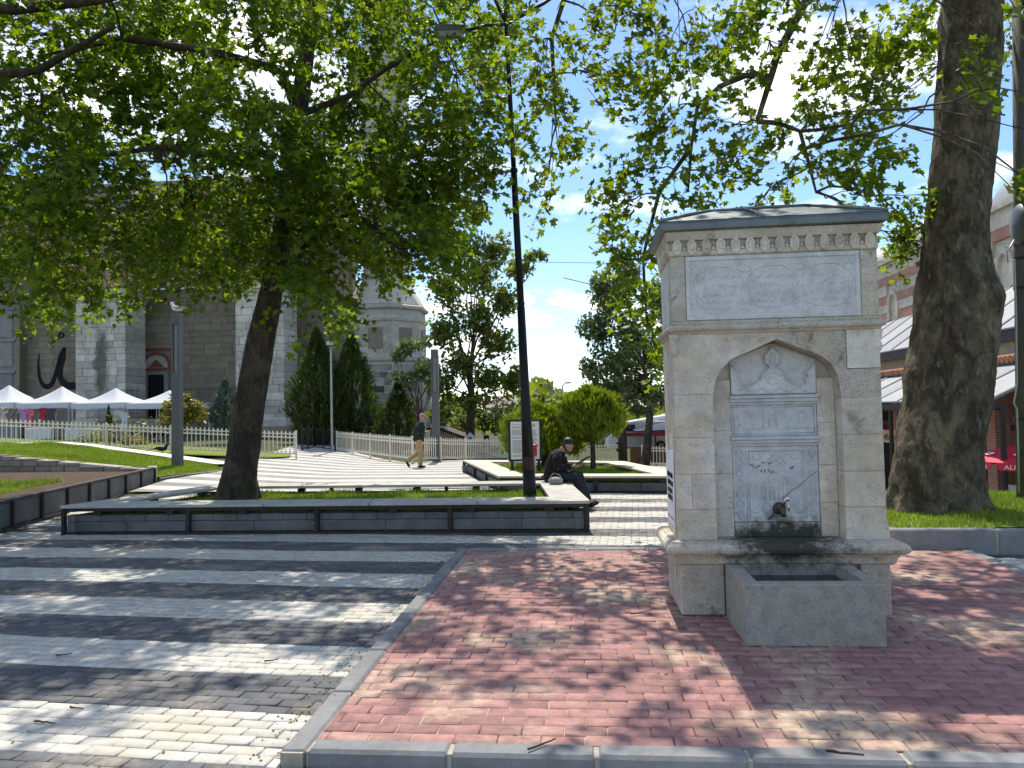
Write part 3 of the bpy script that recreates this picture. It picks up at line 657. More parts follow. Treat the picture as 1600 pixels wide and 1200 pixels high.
MB().tube([(.83, yp - .004, .86), (.91, yp - .004, .93), (.95, yp - .004, .95), (1.03, yp - .004, 1.02), (1.10, yp - .004, 1.075)], .0017, 5).build('crack_line', M_brass, ft)  # thin tube traces the crack line running up from the tap
# tap
tp = bpy.data.objects.new('tap', None); COL.objects.link(tp); tp.parent = ft; tp.location = (.80, yp, .785)
m = MB().lathe([(.045, 0), (.05, .01), (.035, .03)], 14); m.v = [(x, -z, y) for x, y, z in m.v]; m.tube([(0, -.02, 0), (0, -.09, .005), (0, -.125, -.01), (0, -.13, -.05)], [.028, .026, .022, .018], 10).ball((0, -.055, .012), (.04, .035, .04)); m.build('tap_body', M_brass, tp, True)
MB().tube([(.012, -.075, .03), (.03, -.08, .075), (.045, -.085, .10)], [.012, .013, .01], 8).ball((.05, -.085, .085), (.014, .012, .022)).tube([(.045, -.09, .06), (.05, -.09, .01), (.052, -.09, -.01)], [.01, .008, .006], 6).build('tap_handle', M_chrome, tp, True)
MB().tube([(-.03, -.03, -.02), (-.06, -.02, -.06), (-.085, -.01, -.085)], .006, 6).build('tap_chain', M_brass, tp)
# moulding between the storeys
band('string_course', [(0, 2.155), (.012, 2.165), (.016, 2.178)] + [(.016 + .028 * math.sin(a), 2.205 - .027 * math.cos(a)) for a in np.linspace(0, math.pi, 7)] + [(.018, 2.245), (0, 2.262)], 0, FW, yf, FD, M_limew)
# upper block
z0, z1 = 2.262, 2.772
for x0, x1 in ((-.005, .108), (1.428, FW + .005)): fb('corner_stone', x0, x1, yf - .004, .2, z0, z1, M_limew, .006)
for x0, x1 in ((-.002, .1), (FW - .1, FW + .002)): fb('side_panel', x0, x1, .203, FD, z0, z1, M_marblet, .005)
fb('inscription_panel', .11, 1.426, yf + .004, yf + .16, z0 + .002, z1, M_marblet, .003)
pan = bpy.data.objects.new('panel_frame', None); COL.objects.link(pan); pan.parent = ft
fr = MB(); fz0, fz1 = z0 + .006, z1 - .004
for a in ((.112, 1.424, fz0, fz0 + .034), (.112, 1.424, fz1 - .034, fz1)): fr.box(a[0], a[1], yf - .006, yf + .01, a[2], a[3], .004)
for a in ((.112, .146), (1.39, 1.424)): fr.box(a[0], a[1], yf - .0055, yf + .01, fz0 + .034, fz1 - .034, .004)
fr.build('frame', M_marblet, pan)
il = []
for cx in (.36, .77, 1.18):
    w_, h_ = .185, .165; cz = 2.515
    il.append([(cx + w_ * (abs(math.cos(a)) ** .8) * (1 if math.cos(a) > 0 else -1) * (1 + .05 * math.sin(5 * a)), cz + h_ * (abs(math.sin(a)) ** .8) * (1 if math.sin(a) > 0 else -1)) for a in np.linspace(0, 6.2832, 40)])
    for z in (cz + .085, cz + .02, cz - .05, cz - .105):
        x = cx - .13
        while x < cx + .12:
            l = random.uniform(.025, .08); k = random.uniform(-.012, .014)
            il.append([(x, z), (x + l * .3, z - .012), (x + l * .7, z - .008 + k), (x + l, z + .012 + k)]); 
            if random.random() < .5: il.append([(x + l * .5, z + .02), (x + l * .55, z - .005)])
            x += l + .018
for cx in (.565, .975): il += [circ(cx, 2.37, .05, .03, 0, 300), circ(cx - .03, 2.40, .02, .02), circ(cx + .03, 2.40, .02, .02), circ(cx, 2.66, .05, .025, 180, 460)]
for cx, s in ((.19, 1), (1.345, -1)): il += [circ(cx, 2.37, .032, .032, 0, 330), circ(cx, 2.37, .015, .015), circ(cx, 2.655, .03, .03, 0, 300), [(cx, 2.42), (cx + s * .012, 2.5), (cx, 2.6)]]
relief('inscription_relief', il, M_marblet, ft, yf + .0035, .0036, n=4)
# frieze of small pointed arches
z2, z3 = 2.772, 2.955
band('frieze_back', [(-.004, z2), (-.004, z3)], 0, FW, yf, FD, M_limew)
band('frieze_band', [(.022, 2.895), (.03, 2.91), (.042, 2.95), (.042, 2.962)], 0, FW, yf, FD, M_lime)
band('frieze_foot', [(.004, 2.774), (.012, 2.782), (.014, 2.81), (.002, 2.822)], 0, FW, yf, FD, M_lime)
am = MB(); o = [(-.034, .0), (-.012, -.035), (.012, -.035), (.034, 0), (.034, .05), (.021, .075), (0, .094), (-.021, .075), (-.034, .05)]
am.prism([(x, 0, z) for x, z in o], (0, .034, 0)); i_ = [(-.018, .006), (.018, .006), (.018, .042), (.01, .058), (0, .07), (-.01, .058), (-.018, .042)]
am.tube([(x, -.001, z) for x, z in i_ + i_[:1]], .004, 4); ame = am.mesh('frieze_arch', M_lime)
na = 14
for k in range(na): obj('frieze_arch', ame, ft, (.05 + k * (FW - .10) / (na - 1), yf - .026, 2.815))
for k in range(6):
    for x, rz in ((-.026, -math.pi / 2), (FW + .026, math.pi / 2)): obj('frieze_arch', ame, ft, (x, yf + .06 + k * .115, 2.815), rz)
wed = MB().prism([(-.018, 0, 0), (.018, 0, 0), (.0, 0, .024)], (0, .03, 0)).mesh('frieze_wedge', M_lime)
for k in range(na - 1): obj('frieze_wedge', wed, ft, (.05 + (k + .5) * (FW - .10) / (na - 1), yf - .016, 2.818))
# lead roof: fascia, hipped sheets with rolls
rf = bpy.data.objects.new('roof', None); COL.objects.link(rf); rf.parent = ft; rf.location = (0, 0, 2.958)
ov = .085; x0, x1, y0, y1 = -ov, FW + ov - .02, yf - ov, FD + .06
fa = MB(); V = []
for dx, z in ((-.035, .0), (0, .006), (.004, .05), (-.004, .075)): V += [(x0 - dx, y0 - dx, z + random.uniform(-.003, .003)), (x1 + dx, y0 - dx, z + .012), (x1 + dx, y1 + dx, z + .012), (x0 - dx, y1 + dx, z)]
fa.add(V, [(3, 2, 1, 0)] + [(i * 4 + k, i * 4 + (k + 1) % 4, i * 4 + 4 + (k + 1) % 4, i * 4 + 4 + k) for i in range(3) for k in range(4)]); fa.build('fascia', M_lead, rf)
rx0, rx1, ry, rzz = .38, 1.15, .40, .255
zc = .076
A, B, C_, D_ = (x0, y0, zc), (x1, y0, zc + .012), (x1, y1, zc + .012), (x0, y1, zc); E1, E2 = (rx0, ry, rzz), (rx1, ry, rzz + .01)
def lerp(a, b, t): return tuple(a[i] + (b[i] - a[i]) * t for i in range(3))
for q in ((A, lerp(A, B, .46), lerp(E1, E2, .35), E1), (lerp(A, B, .464), B, E2, lerp(E1, E2, .36)), (B, C_, E2), (C_, D_, E1, E2), (D_, A, E1)):
    c0 = np.mean(q, 0); MB().add(q, [tuple(range(len(q)))]).build('lead_panel', M_lead, rf)
for p0, p1 in ((lerp(A, B, .462), lerp(E1, E2, .355)), (A, E1), (B, E2), (E1, E2)):
    MB().tube([(p0[0], p0[1], p0[2] + .004), lerp(p0, p1, .5)[:2] + (lerp(p0, p1, .5)[2] + .012,), (p1[0], p1[1], p1[2] + .006)], .014, 8).build('lead_roll', M_lead, rf, True)
# poster with print on the left side wall
po = bpy.data.objects.new('poster', None); COL.objects.link(po); po.parent = ft; po.location = (-.004, .16, 1.0); po.rotation_euler = (0, 0, -math.pi / 2)
MB().box(-.50, -.02, -.004, .0, -.36, .24, .0).build('poster_sheet', M_poster, po)
pr = MB()
for r, z in enumerate((.02, -.045, -.11, -.165)):
    x = -.44 + .02 * (r % 2)
    while x < -.08 - .05 * (r > 1): 
        w_ = random.uniform(.018, .03); pr.box(x, x + w_ * .75, -.0062, -.0045, z, z + .042); x += w_ + (.02 if random.random() < .25 else .004)
pr.build('print_lines', M_black, po); MB().box(-.47, -.05, -.0062, -.0045, -.31, -.303).build('rule', M_black, po)

# ------------------------------------------------------------------ trough
TL = gw(1.07, 5.075, RZ); tr = thing('stone_trough', 'square pitted stone trough standing below the fountain tap', 'trough', TL, GA)
tw, td, thh, tk = .895, .68, .405, .095
m = MB().box(0, tw, 0, td, 0, .04, 0)
V = []
for (a, b, c, d, z) in ((0, tw, 0, td, 0.04), (0, tw, 0, td, thh - .008), (.006, tw - .006, .006, td - .006, thh), (tk, tw - tk, tk, td - tk * .4, thh), (tk + .02, tw - tk - .02, tk + .02, td - tk * .4, .12)):
    V += [(a, c, z), (b, c, z), (b, d, z), (a, d, z)]
m.add(V, [(i * 4 + k, i * 4 + (k + 1) % 4, i * 4 + 4 + (k + 1) % 4, i * 4 + 4 + k) for i in range(4) for k in range(4)] + [(16, 17, 18, 19)])
m.build('trough_body', M_trough, tr)
tw_ = NT('dark_water'); MW = tw_.out((.012, .014, .01), .08, tw_.bump(tw_.noise(tw_.pos(), 12, 3), .08, .01), .5)
MB().box(tk + .012, tw - tk - .012, tk + .012, td - tk * .5, .13, .325).build('water', MW, tr)
# ================================================================== plane trees
M_leaf = leaf_mat('plane_leaf', (.040, .082, .009), (.135, .20, .022), .58, (2.2, 2.05, .42))
M_leafl = leaf_mat('light_plane_leaf', (.048, .09, .010), (.15, .21, .024), .58, (2.2, 2.05, .42))
def bark_mat(name, base, patch, lich, sc=1.0):
    t = NT(name); p = t.pos(); q = t.mapv(p, (1, 1, .55))
    n = t.noise(q, 5 * sc, 8, .68, .6); m = t.noise(t.mapv(p, (1, 1, .35)), 22 * sc, 6, .7); big = t.noise(p, 1.5, 4, .6)
    col = t.mix(t.ramp(n, [(.42, 0.0), (.60, 1.0)]), base, patch); col = t.mix(t.math('MULTIPLY', t.ramp(t.noise(q, 11 * sc, 5, .6), [(.58, 0.0), (.68, 1.0)]), .6), col, lich)
    col = t.mix(1.0, col, t.ramp(m, [(.3, .6), (.68, 1.25)]), 'MULTIPLY'); col = t.mix(1.0, col, t.ramp(big, [(.35, .8), (.65, 1.2)]), 'MULTIPLY')
    return t.out(col, .92, t.bump(t.math('ADD', t.math('ADD', t.math('MULTIPLY', n, 1.2), m), t.ramp(t.voro(t.mapv(p, (1, 1, .5)), 9 * sc, 'DISTANCE_TO_EDGE'), [(.0, 0.0), (.08, .25)])), 1.0, .03), .15)
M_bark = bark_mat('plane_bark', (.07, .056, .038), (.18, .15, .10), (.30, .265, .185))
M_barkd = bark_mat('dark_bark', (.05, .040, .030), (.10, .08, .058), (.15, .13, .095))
M_twig = simple('twig_wood', (.06, .048, .034), .9, .3, 8, .1, 0, .3)

def star_leaf():
    half = [(0, 1.0), (.17, .55), (.62, .62), (.40, .20), (.62, -.12), (.16, -.10), (0, -.18)]
    Rr = [(x, y, abs(x) * .28 - .10 * y * y) for x, y in half]; V = Rr + [(-x, y, z) for x, y, z in Rr[1:-1]]
    # right half as 6-gon fan -> triangles round the midrib
    r = list(range(7)); l = [0, 7, 8, 9, 10, 11, 6]
    F = [(6, r[5], r[4]), (6, r[4], r[3]), (6, r[3], r[1]), (r[3], r[2], r[1]), (6, r[1], 0), (6, l[4], l[5]), (6, l[3], l[4]), (6, l[1], l[3]), (l[3], l[1], l[2]), (6, 0, l[1])]
    return np.array(V) * .62, np.array(F)
def diamond():
    return np.array([(0, .5, -.05), (.3, 0, .06), (0, -.5, 0), (-.3, 0, .06)]), np.array([(0, 2, 1), (0, 3, 2)])
def needle():
    return np.array([(0, .5, 0), (.11, -.1, .03), (0, -.5, 0), (-.11, -.1, .03)]), np.array([(0, 2, 1), (0, 3, 2)])
def rotmats(n, yaw, pitch, roll):
    cy, sy, cp, sp, cr, sr = np.cos(yaw), np.sin(yaw), np.cos(pitch), np.sin(pitch), np.cos(roll), np.sin(roll)
    # leaf: y forward, z up. roll about y, pitch about x, yaw about z
    Rz = np.zeros((n, 3, 3)); Rz[:, 0, 0] = cy; Rz[:, 0, 1] = -sy; Rz[:, 1, 0] = sy; Rz[:, 1, 1] = cy; Rz[:, 2, 2] = 1
    Rx = np.zeros((n, 3, 3)); Rx[:, 0, 0] = 1; Rx[:, 1, 1] = cp; Rx[:, 1, 2] = -sp; Rx[:, 2, 1] = sp; Rx[:, 2, 2] = cp
    Ry = np.zeros((n, 3, 3)); Ry[:, 1, 1] = 1; Ry[:, 0, 0] = cr; Ry[:, 0, 2] = sr; Ry[:, 2, 0] = -sr; Ry[:, 2, 2] = cr
    return Rz @ Rx @ Ry
def leaves_mesh(name, P, S, yaw, pitch, roll, shape, mat, parent):
    V, F = shape(); n = len(P); Rm = rotmats(n, yaw, pitch, roll)
    an = np.stack([rng.uniform(.7, 1.1, n), np.ones(n), rng.uniform(-.6, 2.6, n)], 1)
    W = np.einsum('nij,nvj->nvi', Rm, V[None] * an[:, None, :]) * S[:, None, None] + P[:, None, :]
    FF = (F[None] + (np.arange(n) * len(V))[:, None, None]).reshape(-1, F.shape[1])
    return obj(name, fastmesh(name, W.reshape(-1, 3), FF, mat), parent)
def sprays(cent, outd, length, nleaf, lsize):
    """leaves strung along short drooping twigs. cent: n x 3 starts, outd: n x 3 directions"""
    n = len(cent); t = np.linspace(.15, 1.0, nleaf)
    d = outd + rng.normal(0, .35, (n, 3)); d[:, 2] *= .55; d /= np.linalg.norm(d, axis=1, keepdims=True)
    ln = length * rng.uniform(.6, 1.3, n)
    P = cent[:, None, :] + d[:, None, :] * (ln[:, None] * t[None, :])[:, :, None]
    P[:, :, 2] -= (ln[:, None] * t[None, :] ** 2) * rng.uniform(.15, .55, n)[:, None]
    P = P + rng.normal(0, .085 * lsize / .2, P.shape)
    yaw0 = np.arctan2(-d[:, 0], d[:, 1]); yaw = yaw0[:, None] + rng.normal(0, 1.1, (n, nleaf))
    pitch = rng.normal(-.45, .5, (n, nleaf)); roll = rng.normal(0, .55, (n, nleaf))
    S = lsize * rng.uniform(.4, 1.25, (n, nleaf))
    E = cent + d * ln[:, None]; E[:, 2] -= ln * .3
    return P.reshape(-1, 3), S.ravel(), yaw.ravel(), pitch.ravel(), roll.ravel(), cent, E
def bez(a, b, c, n): t = np.linspace(0, 1, n)[:, None]; return (1 - t) ** 2 * a + 2 * t * (1 - t) * b + t * t * c
def limb(mb, a, b, r0, r1, sag=.12, n=6, k=7):
    a = np.array(a, float); b = np.array(b, float); m = (a + b) / 2; L_ = np.linalg.norm(b - a)
    m = m + np.array([0, 0, sag * L_]) + rng.normal(0, .06 * L_, 3); P = bez(a, m, b, n); P[1:-1] += rng.normal(0, .02 * L_, (n - 2, 3))
    mb.tube(P, np.linspace(r0, r1, n), k, cap=False); return P
def trunk_tube(path, rad, n=28, amp=.07, seed=1, bump=None, sub=4, fine=False):
    """path: k x 3, rad: k; lumpy trunk with root flare"""
    path = np.array(path, float); k = len(path); T = np.linspace(0, k - 1, (k - 1) * sub + 1); V = []
    cs = np.stack([np.interp(T, range(k), path[:, i]) for i in range(3)], 1); rs = np.interp(T, range(k), rad)
    for _ in range(2): cs[1:-1] = (cs[:-2] + cs[1:-1] * 2 + cs[2:]) / 4; rs[1:-1] = (rs[:-2] + rs[1:-1] * 2 + rs[2:]) / 4
    r_ = np.random.default_rng(seed); ph = r_.uniform(0, 6.28, 12)
    from mathutils import noise as mn_
    for i, (c, r) in enumerate(zip(cs, rs)):
        h = c[2]
        for j in range(n):
            a = 6.2832 * j / n; f = 1 + amp * (math.sin(3 * a + ph[0] + .7 * h) * .5 + math.sin(5 * a + ph[1] - 1.1 * h) * .35 + math.sin(2 * a + ph[2] + 1.9 * h) * .4 + math.sin(9 * a + ph[3] + 2.3 * h) * .22 + math.sin(13 * a + ph[5] - 5 * h) * .12)
            f += math.exp(-max(h - cs[0][2], 0) * 3.2) * .22 * (math.sin(5 * a + ph[4]) ** 2)
            if bump: f += bump(a, h)
            if fine:
                q = Vector((c[0] + r * math.cos(a) + seed, c[1] + r * math.sin(a), c[2] * .7)); k1 = mn_.fractal(q * 3.0, 1.0, 2.0, 3); k2 = mn_.fractal(q * 9.0, .8, 2.1, 4); k3 = mn_.fractal(q * 22.0, .8, 2.0, 2)
                f += (.05 * k1 + .030 * k2 + .012 * k3) * min(1.0, .3 / max(r, .1) + .35)
            V.append((c[0] + r * f * math.cos(a), c[1] + r * f * math.sin(a), c[2]))
    m = len(cs); F = [(i * n + j, i * n + (j + 1) % n, (i + 1) * n + (j + 1) % n, (i + 1) * n + j) for i in range(m - 1) for j in range(n)]
    mb = MB(); mb.add(V, F); return mb
def plane_tree(label, base, path, rad, blobs, mat=M_leaf, lsize=.2, wblobs=(), hubs=None, bump=None, barkm=M_bark, dens=1.0, twn=0, amp=.07, vtubes=()):
    """blobs: (px, py, rx px, ry px, depth, half depth, density); wblobs: (x, y, z, r, density) in the world"""
    root = thing('plane_tree', label, 'tree', tuple(base)); o = np.array(base, float)
    trunk_tube(np.array(path) - o, rad, 96, amp, int(abs(base[0]) * 10) + 3, bump, 16, True).build('trunk', barkm, root, True)
    lm = MB(); P = []; TW = []; hubs = [np.array(h, float) for h in (hubs or [path[-2], path[-1]])]
    for pts, rr in vtubes: lm.tube(np.array(pts) - o, rr, 8, cap=False)
    att = hubs + [np.array(q, float) * .5 + np.array(r, float) * .5 for pts, _ in vtubes for q, r in zip(pts[:-1], pts[1:])] + [np.array(q, float) for pts, _ in vtubes for q in pts[1:]]
    allb = []
    for (px, py, rx, ry, dY, hd, dn) in blobs:
        c = at(px, py, dY); sx = rx * dY / FPX; sz = ry * dY / FPX; allb.append((c, np.array([sx, hd, sz]), dn * math.pi * sx * sz * (1 + hd * .25)))
    for (x, y, z, r, dn) in wblobs: allb.append((np.array([x, y, z], float), np.array([r * .8, r * .8, r * .5]), dn * .40 * 3.14 * r * r))
    for c, s, area in allb:
        n = max(3, int(area * 5.6 * dens * (.2 / lsize) ** 1.6))
        q = rng.normal(0, 1, (n, 3)); q /= np.linalg.norm(q, axis=1, keepdims=True); q *= rng.uniform(.25, 1, (n, 1)) ** .5
        cen = c + q * s * .92
        h = min(att, key=lambda h: np.linalg.norm(c - h) - .25 * h[2])
        L_ = np.linalg.norm(c - h); path_ = limb(lm, h - o, c - o, .010 + L_ * .004, .007, .10, 7, 6)
        for k in rng.permutation(n)[:max(2, n // 5)]:
            i = rng.integers(3, 7); limb(lm, path_[min(i, 6)], cen[k] - o, .009, .004, .06, 4, 4)
        outd = (cen - h); outd /= np.linalg.norm(outd, axis=1, keepdims=True)
        P.append(sprays(cen - o, outd, .62 * lsize / .2, 15, lsize))
    cat_ = lambda i: np.concatenate([p[i] for p in P])
    leaves_mesh('crown', cat_(0), cat_(1), cat_(2), cat_(3), cat_(4), star_leaf, mat, root)
    A, B = cat_(5), cat_(6)
    # twigs: thin three-sided sticks
    n = len(A); d = B - A; e = np.cross(d, [0, 0, 1.0]); e /= np.linalg.norm(e, axis=1, keepdims=True) + 1e-6; up = np.cross(e, d); up /= np.linalg.norm(up, axis=1, keepdims=True) + 1e-6; r0 = .0055
    V = np.stack([A + e * r0, A - e * r0 * .5 + up * r0, A - e * r0 * .5 - up * r0, B], 1); F = np.array([(0, 1, 3), (1, 2, 3), (2, 0, 3)])
    obj('twigs', fastmesh('twigs', V.reshape(-1, 3), (F[None] + (np.arange(n) * 4)[:, None, None]).reshape(-1, 3), M_twig), root)['kind'] = 'stuff'
    lm.build('limbs', barkm, root, True); return root
def pa(px, py, Y): return at(px, py, Y)

# --- leaning tree in the near planter
Yt = 12.3
t1p = [pa(371, 786, Yt), pa(374, 745, Yt), pa(383, 690, Yt), pa(395, 610, Yt), pa(408, 530, Yt), pa(424, 455, Yt), pa(441, 370, Yt), pa(455, 280, Yt), pa(466, 180, Yt - .1), pa(480, 70, Yt - .2), pa(494, -40, Yt - .2), pa(500, -200, Yt - .2), pa(505, -380, Yt)]
t1p[0][2] = .22
t1r = [.35, .28, .262, .236, .225, .19, .17, .16, .15, .125, .105, .08, .05]
B1 = [(85, 55, 135, 80), (250, 70, 120, 80), (410, 55, 110, 80), (600, 55, 110, 70), (715, 110, 80, 90), (50, 200, 100, 85), (300, 190, 110, 70), (400, 215, 110, 90), (545, 225, 105, 95), (655, 245, 95, 90), (735, 225, 55, 65),
      (50, 345, 95, 75), (175, 320, 115, 80), (315, 345, 120, 85), (455, 355, 105, 85), (575, 325, 110, 80), (665, 330, 70, 65), (45, 430, 65, 45), (75, 480, 28, 20), (150, 425, 65, 45), (275, 402, 80, 38), (395, 425, 45, 30), (490, 450, 60, 50), (520, 490, 26, 20), (600, 405, 55, 38), (645, 385, 45, 36),
      (160, 190, 60, 50), (690, 400, 45, 40), (760, 60, 50, 60)]
Bl = []
for i, (x, y, a, b) in enumerate(B1):
    dY = [11.2, 13.0, 10.2, 14.4, 12.2][i % 5] + (1.2 if y > 380 else 0); Bl.append((x, y, a, b, dY, 1.5, 1.25 if 180 < y < 400 else 1.0))
hub1 = [t1p[5], t1p[6], t1p[7], t1p[8], t1p[9], t1p[10], t1p[11]]
vt1 = [([t1p[8], pa(440, 110, 12), pa(330, 80, 11.6), pa(190, 60, 11.2), pa(60, 90, 11)], [.09, .08, .06, .045, .03]), ([t1p[5], pa(520, 330, 12), pa(585, 355, 11.8), pa(625, 390, 11.7)], [.07, .05, .035, .02]), ([t1p[7], pa(380, 250, 12), pa(250, 230, 12), pa(120, 250, 12)], [.08, .06, .045, .03]), ([t1p[8], pa(545, 150, 12.4), pa(600, 110, 12.6), pa(690, 60, 12.8)], [.07, .05, .04, .03])]
wb1 = [(-4.5, 11.5, 9.3, 1.9, .6), (-2.5, 12.5, 9.0, 1.7, .6), (-6.6, 12.5, 8.9, 1.8, .55), (-3.6, 14.2, 9.9, 1.9, .6), (-1.2, 11.0, 8.4, 1.3, .55), (-5.4, 9.4, 8.2, 1.4, .55), (-3.0, 9.6, 8.3, 1.2, .55), (-4.2, 12.4, 11.2, 1.7, .6)]
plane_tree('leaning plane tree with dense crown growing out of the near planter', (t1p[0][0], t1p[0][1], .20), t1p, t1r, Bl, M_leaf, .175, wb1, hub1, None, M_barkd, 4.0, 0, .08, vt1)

# --- thick tree on the right lawn
Yr = 9.6
def t2pt(px, py): return pa(px, py, Yr)
t2p = [t2pt(1464, 800), t2pt(1464, 770), t2pt(1466, 700), t2pt(1480, 640), t2pt(1488, 560), t2pt(1496, 470), t2pt(1492, 400), t2pt(1499, 300), t2pt(1508, 200), t2pt(1514, 100), t2pt(1518, 0), t2pt(1530, -200), t2pt(1545, -420)]
t2p[0][2] = .22
t2r = [.60, .545, .51, .505, .49, .485, .405, .365, .365, .37, .37, .28, .16]
zb2 = t2pt(1540, 462)[2] - .22
def bulge(a, h): return .20 * math.exp(-((h - zb2) / .32) ** 2) * max(0, math.cos(a - .1)) ** 2 + .03 * math.sin(6 * h) * math.sin(3 * a + h)
B2 = [(850, 60, 60, 90, 9.5), (862, 190, 48, 80, 9.8), (850, 285, 28, 40, 9.8), (960, 50, 75, 65, 8.8), (1075, 60, 85, 65, 9.6), (1195, 60, 85, 65, 8.4), (1330, 60, 85, 75, 9.0), (1425, 110, 50, 90, 9.6),
      (1060, 165, 65, 50, 9.2), (1150, 195, 75, 55, 8.8), (1285, 175, 85, 60, 8.6), (1385, 215, 40, 50, 9.4), (1015, 265, 65, 45, 9.4), (1115, 275, 65, 40, 9.0), (1235, 255, 75, 40, 8.8), (1345, 265, 55, 45, 9.0),
      (975, 320, 40, 45, 9.8), (1050, 320, 40, 25, 9.6), (1290, 310, 40, 25, 9.2), (1000, 410, 45, 70, 10.0), (1010, 490, 30, 45, 10.4), (1025, 550, 16, 40, 10.6), (1405, 335, 30, 45, 9.8), (1402, 378, 36, 26, 10.0), (1180, 318, 50, 16, 9.2),
      (1545, 60, 48, 65, 6.6), (1570, 180, 36, 40, 5.9), (1590, 270, 24, 30, 6.3), (940, 120, 60, 50, 9.8)]
Bl2 = [(x, y, a * .86, b * .86, dY, .7, .85 if y < 330 else 1.6) for x, y, a, b, dY in B2]
hub2 = [t2p[9], t2p[10], t2p[11], t2pt(1420, -120), np.array(pa(1265, -10, 8.6)), np.array(pa(1205, 120, 8.8)), np.array(pa(1062, 185, 9.0)), np.array(pa(900, -40, 9.4))]
vt2 = [([t2p[10], t2pt(1420, -120), pa(1330, -110, 9), pa(1265, -10, 8.6), pa(1215, 85, 8.7), pa(1205, 120, 8.8), pa(1183, 190, 8.9)], [.18, .11, .07, .055, .046, .04, .03]), ([pa(1205, 120, 8.8), pa(1165, 118, 8.8), pa(1125, 135, 8.9), pa(1090, 165, 9), pa(1080, 230, 9.2), pa(1075, 300, 9.4)], [.042, .038, .032, .026, .02, .014]),
       ([pa(1183, 190, 8.9), pa(1215, 192, 8.8), pa(1250, 205, 8.8), pa(1265, 260, 8.9), pa(1275, 300, 9)], [.034, .03, .026, .02, .014]), ([t2pt(1420, -120), pa(1150, -170, 9.2), pa(900, -60, 9.4), pa(862, 60, 9.6), pa(868, 180, 9.8)], [.10, .07, .045, .03, .016]), ([pa(1080, 230, 9.2), pa(1030, 300, 9.6), pa(1005, 400, 10), pa(1010, 500, 10.4)], [.03, .026, .02, .012])]
wb2 = [(1.2, 8.6, 7.6, 1.3, .42), (3.2, 9.2, 8.2, 1.6, .5), (5.4, 8.6, 8.4, 1.8, .6), (-.4, 9.8, 8.2, 1.3, .45), (2.2, 11.5, 9.0, 1.6, .5), (4.6, 11.8, 9.4, 1.8, .5), (.6, 7.2, 6.6, .8, .35), (6.8, 10.5, 7.5, 1.6, .6), (4.2, 7.4, 7.2, 1.2, .5), (7.4, 7.5, 7.2, 1.6, .55), (2.4, 7.2, 7.0, .9, .45)]
plane_tree('thick mottled plane tree trunk on the lawn beside the fountain', (t2p[0][0], t2p[0][1], .20), t2p, t2r, Bl2, M_leafl, .155, wb2, hub2, bulge, M_bark, 4.0, 0, .075, vt2)

# --- tree just outside the picture on the left, its branches reach in
Yl = 9.5
t3p = [pa(-330, 900, Yl), pa(-320, 700, Yl), pa(-300, 400, Yl), pa(-270, 150, Yl), pa(-230, -80, Yl), pa(-200, -300, Yl)]; t3p[0][2] = .3
B3 = [(40, 40, 80, 50, 9.5), (150, 15, 90, 40, 9.8), (20, 130, 60, 60, 9.2), (-60, 220, 80, 80, 9.5), (10, 290, 50, 50, 10)]
wb3 = [(-5.8, 8.6, 7.3, 1.3, .5), (-4.4, 8.3, 7.6, 1.1, .5), (-7.3, 9.8, 7.8, 1.4, .5), (-6.8, 7.3, 6.8, 1.2, .5), (-3.3, 7.6, 7.0, .8, .45), (-8, 11.4, 7.8, 1.4, .5)]
plane_tree('plane tree branches reaching in over the upper left corner', tuple(t3p[0]), t3p, [.42, .34, .3, .26, .2, .1], [(x, y, a, b, d, 1.0, 1.0) for x, y, a, b, d in B3], M_leaf, .18, wb3, [t3p[3], t3p[4], t3p[5]], None, M_barkd, 1.8, 0, .07,
           [([t3p[4], pa(-120, 0, 9.5), pa(20, 15, 9.5), pa(150, 2, 9.6), pa(250, -20, 9.8)], [.12, .09, .07, .05, .03]), ([t3p[3], pa(-100, 130, 9.5), pa(60, 110, 9.4), pa(180, 40, 9.5)], [.1, .08, .05, .03])])
# ================================================================== mosque porch and minaret (left, behind)
M_mstone = stone_mat('mosque_limestone', (.55, .53, .48), (.46, .41, .32), (.15, .145, .13), 0, .16, .5, .60, .28)
_sp = gpix(158, 560, 46.6); _sw = gw(_sp[0], 46.6)
def streak(t, p, col):           # dark run of lichen down the middle of the left pier
    s = t.n('ShaderNodeSeparateXYZ'); t.l(p, s.inputs[0]); n = t.noise(p, 1.1, 6, .7, .4)
    dx = t.math('ABSOLUTE', t.math('ADD', t.math('SUBTRACT', s.outputs[0], _sw[0]), t.math('MULTIPLY', t.math('SUBTRACT', n, .5), 1.6)))
    near = t.math('LESS_THAN', t.math('ABSOLUTE', t.math('SUBTRACT', s.outputs[0], _sw[0])), 1.6)
    f = t.math('MULTIPLY', t.ramp(dx, [(.25, 1.0), (.62, 0.0)]), t.math('MULTIPLY', near, t.ramp(t.noise(p, .55, 4, .6), [(.36, .25), (.55, 1.0)])))
    return t.mix(t.math('MULTIPLY', f, .85), col, (.10, .105, .075))
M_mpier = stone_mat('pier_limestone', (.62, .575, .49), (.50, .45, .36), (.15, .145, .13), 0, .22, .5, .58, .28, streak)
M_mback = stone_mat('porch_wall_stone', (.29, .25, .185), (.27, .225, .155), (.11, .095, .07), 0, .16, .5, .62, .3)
M_mgrey = stone_mat('grey_portal_marble', (.30, .30, .29), (.28, .26, .23), (.14, .14, .13), 0, .08, .5, .66, .3)
M_redst = simple('red_painted_stone', (.24, .085, .06), .85, .2, 2, .2, 0, .2, 20, .01)
M_brickw = None
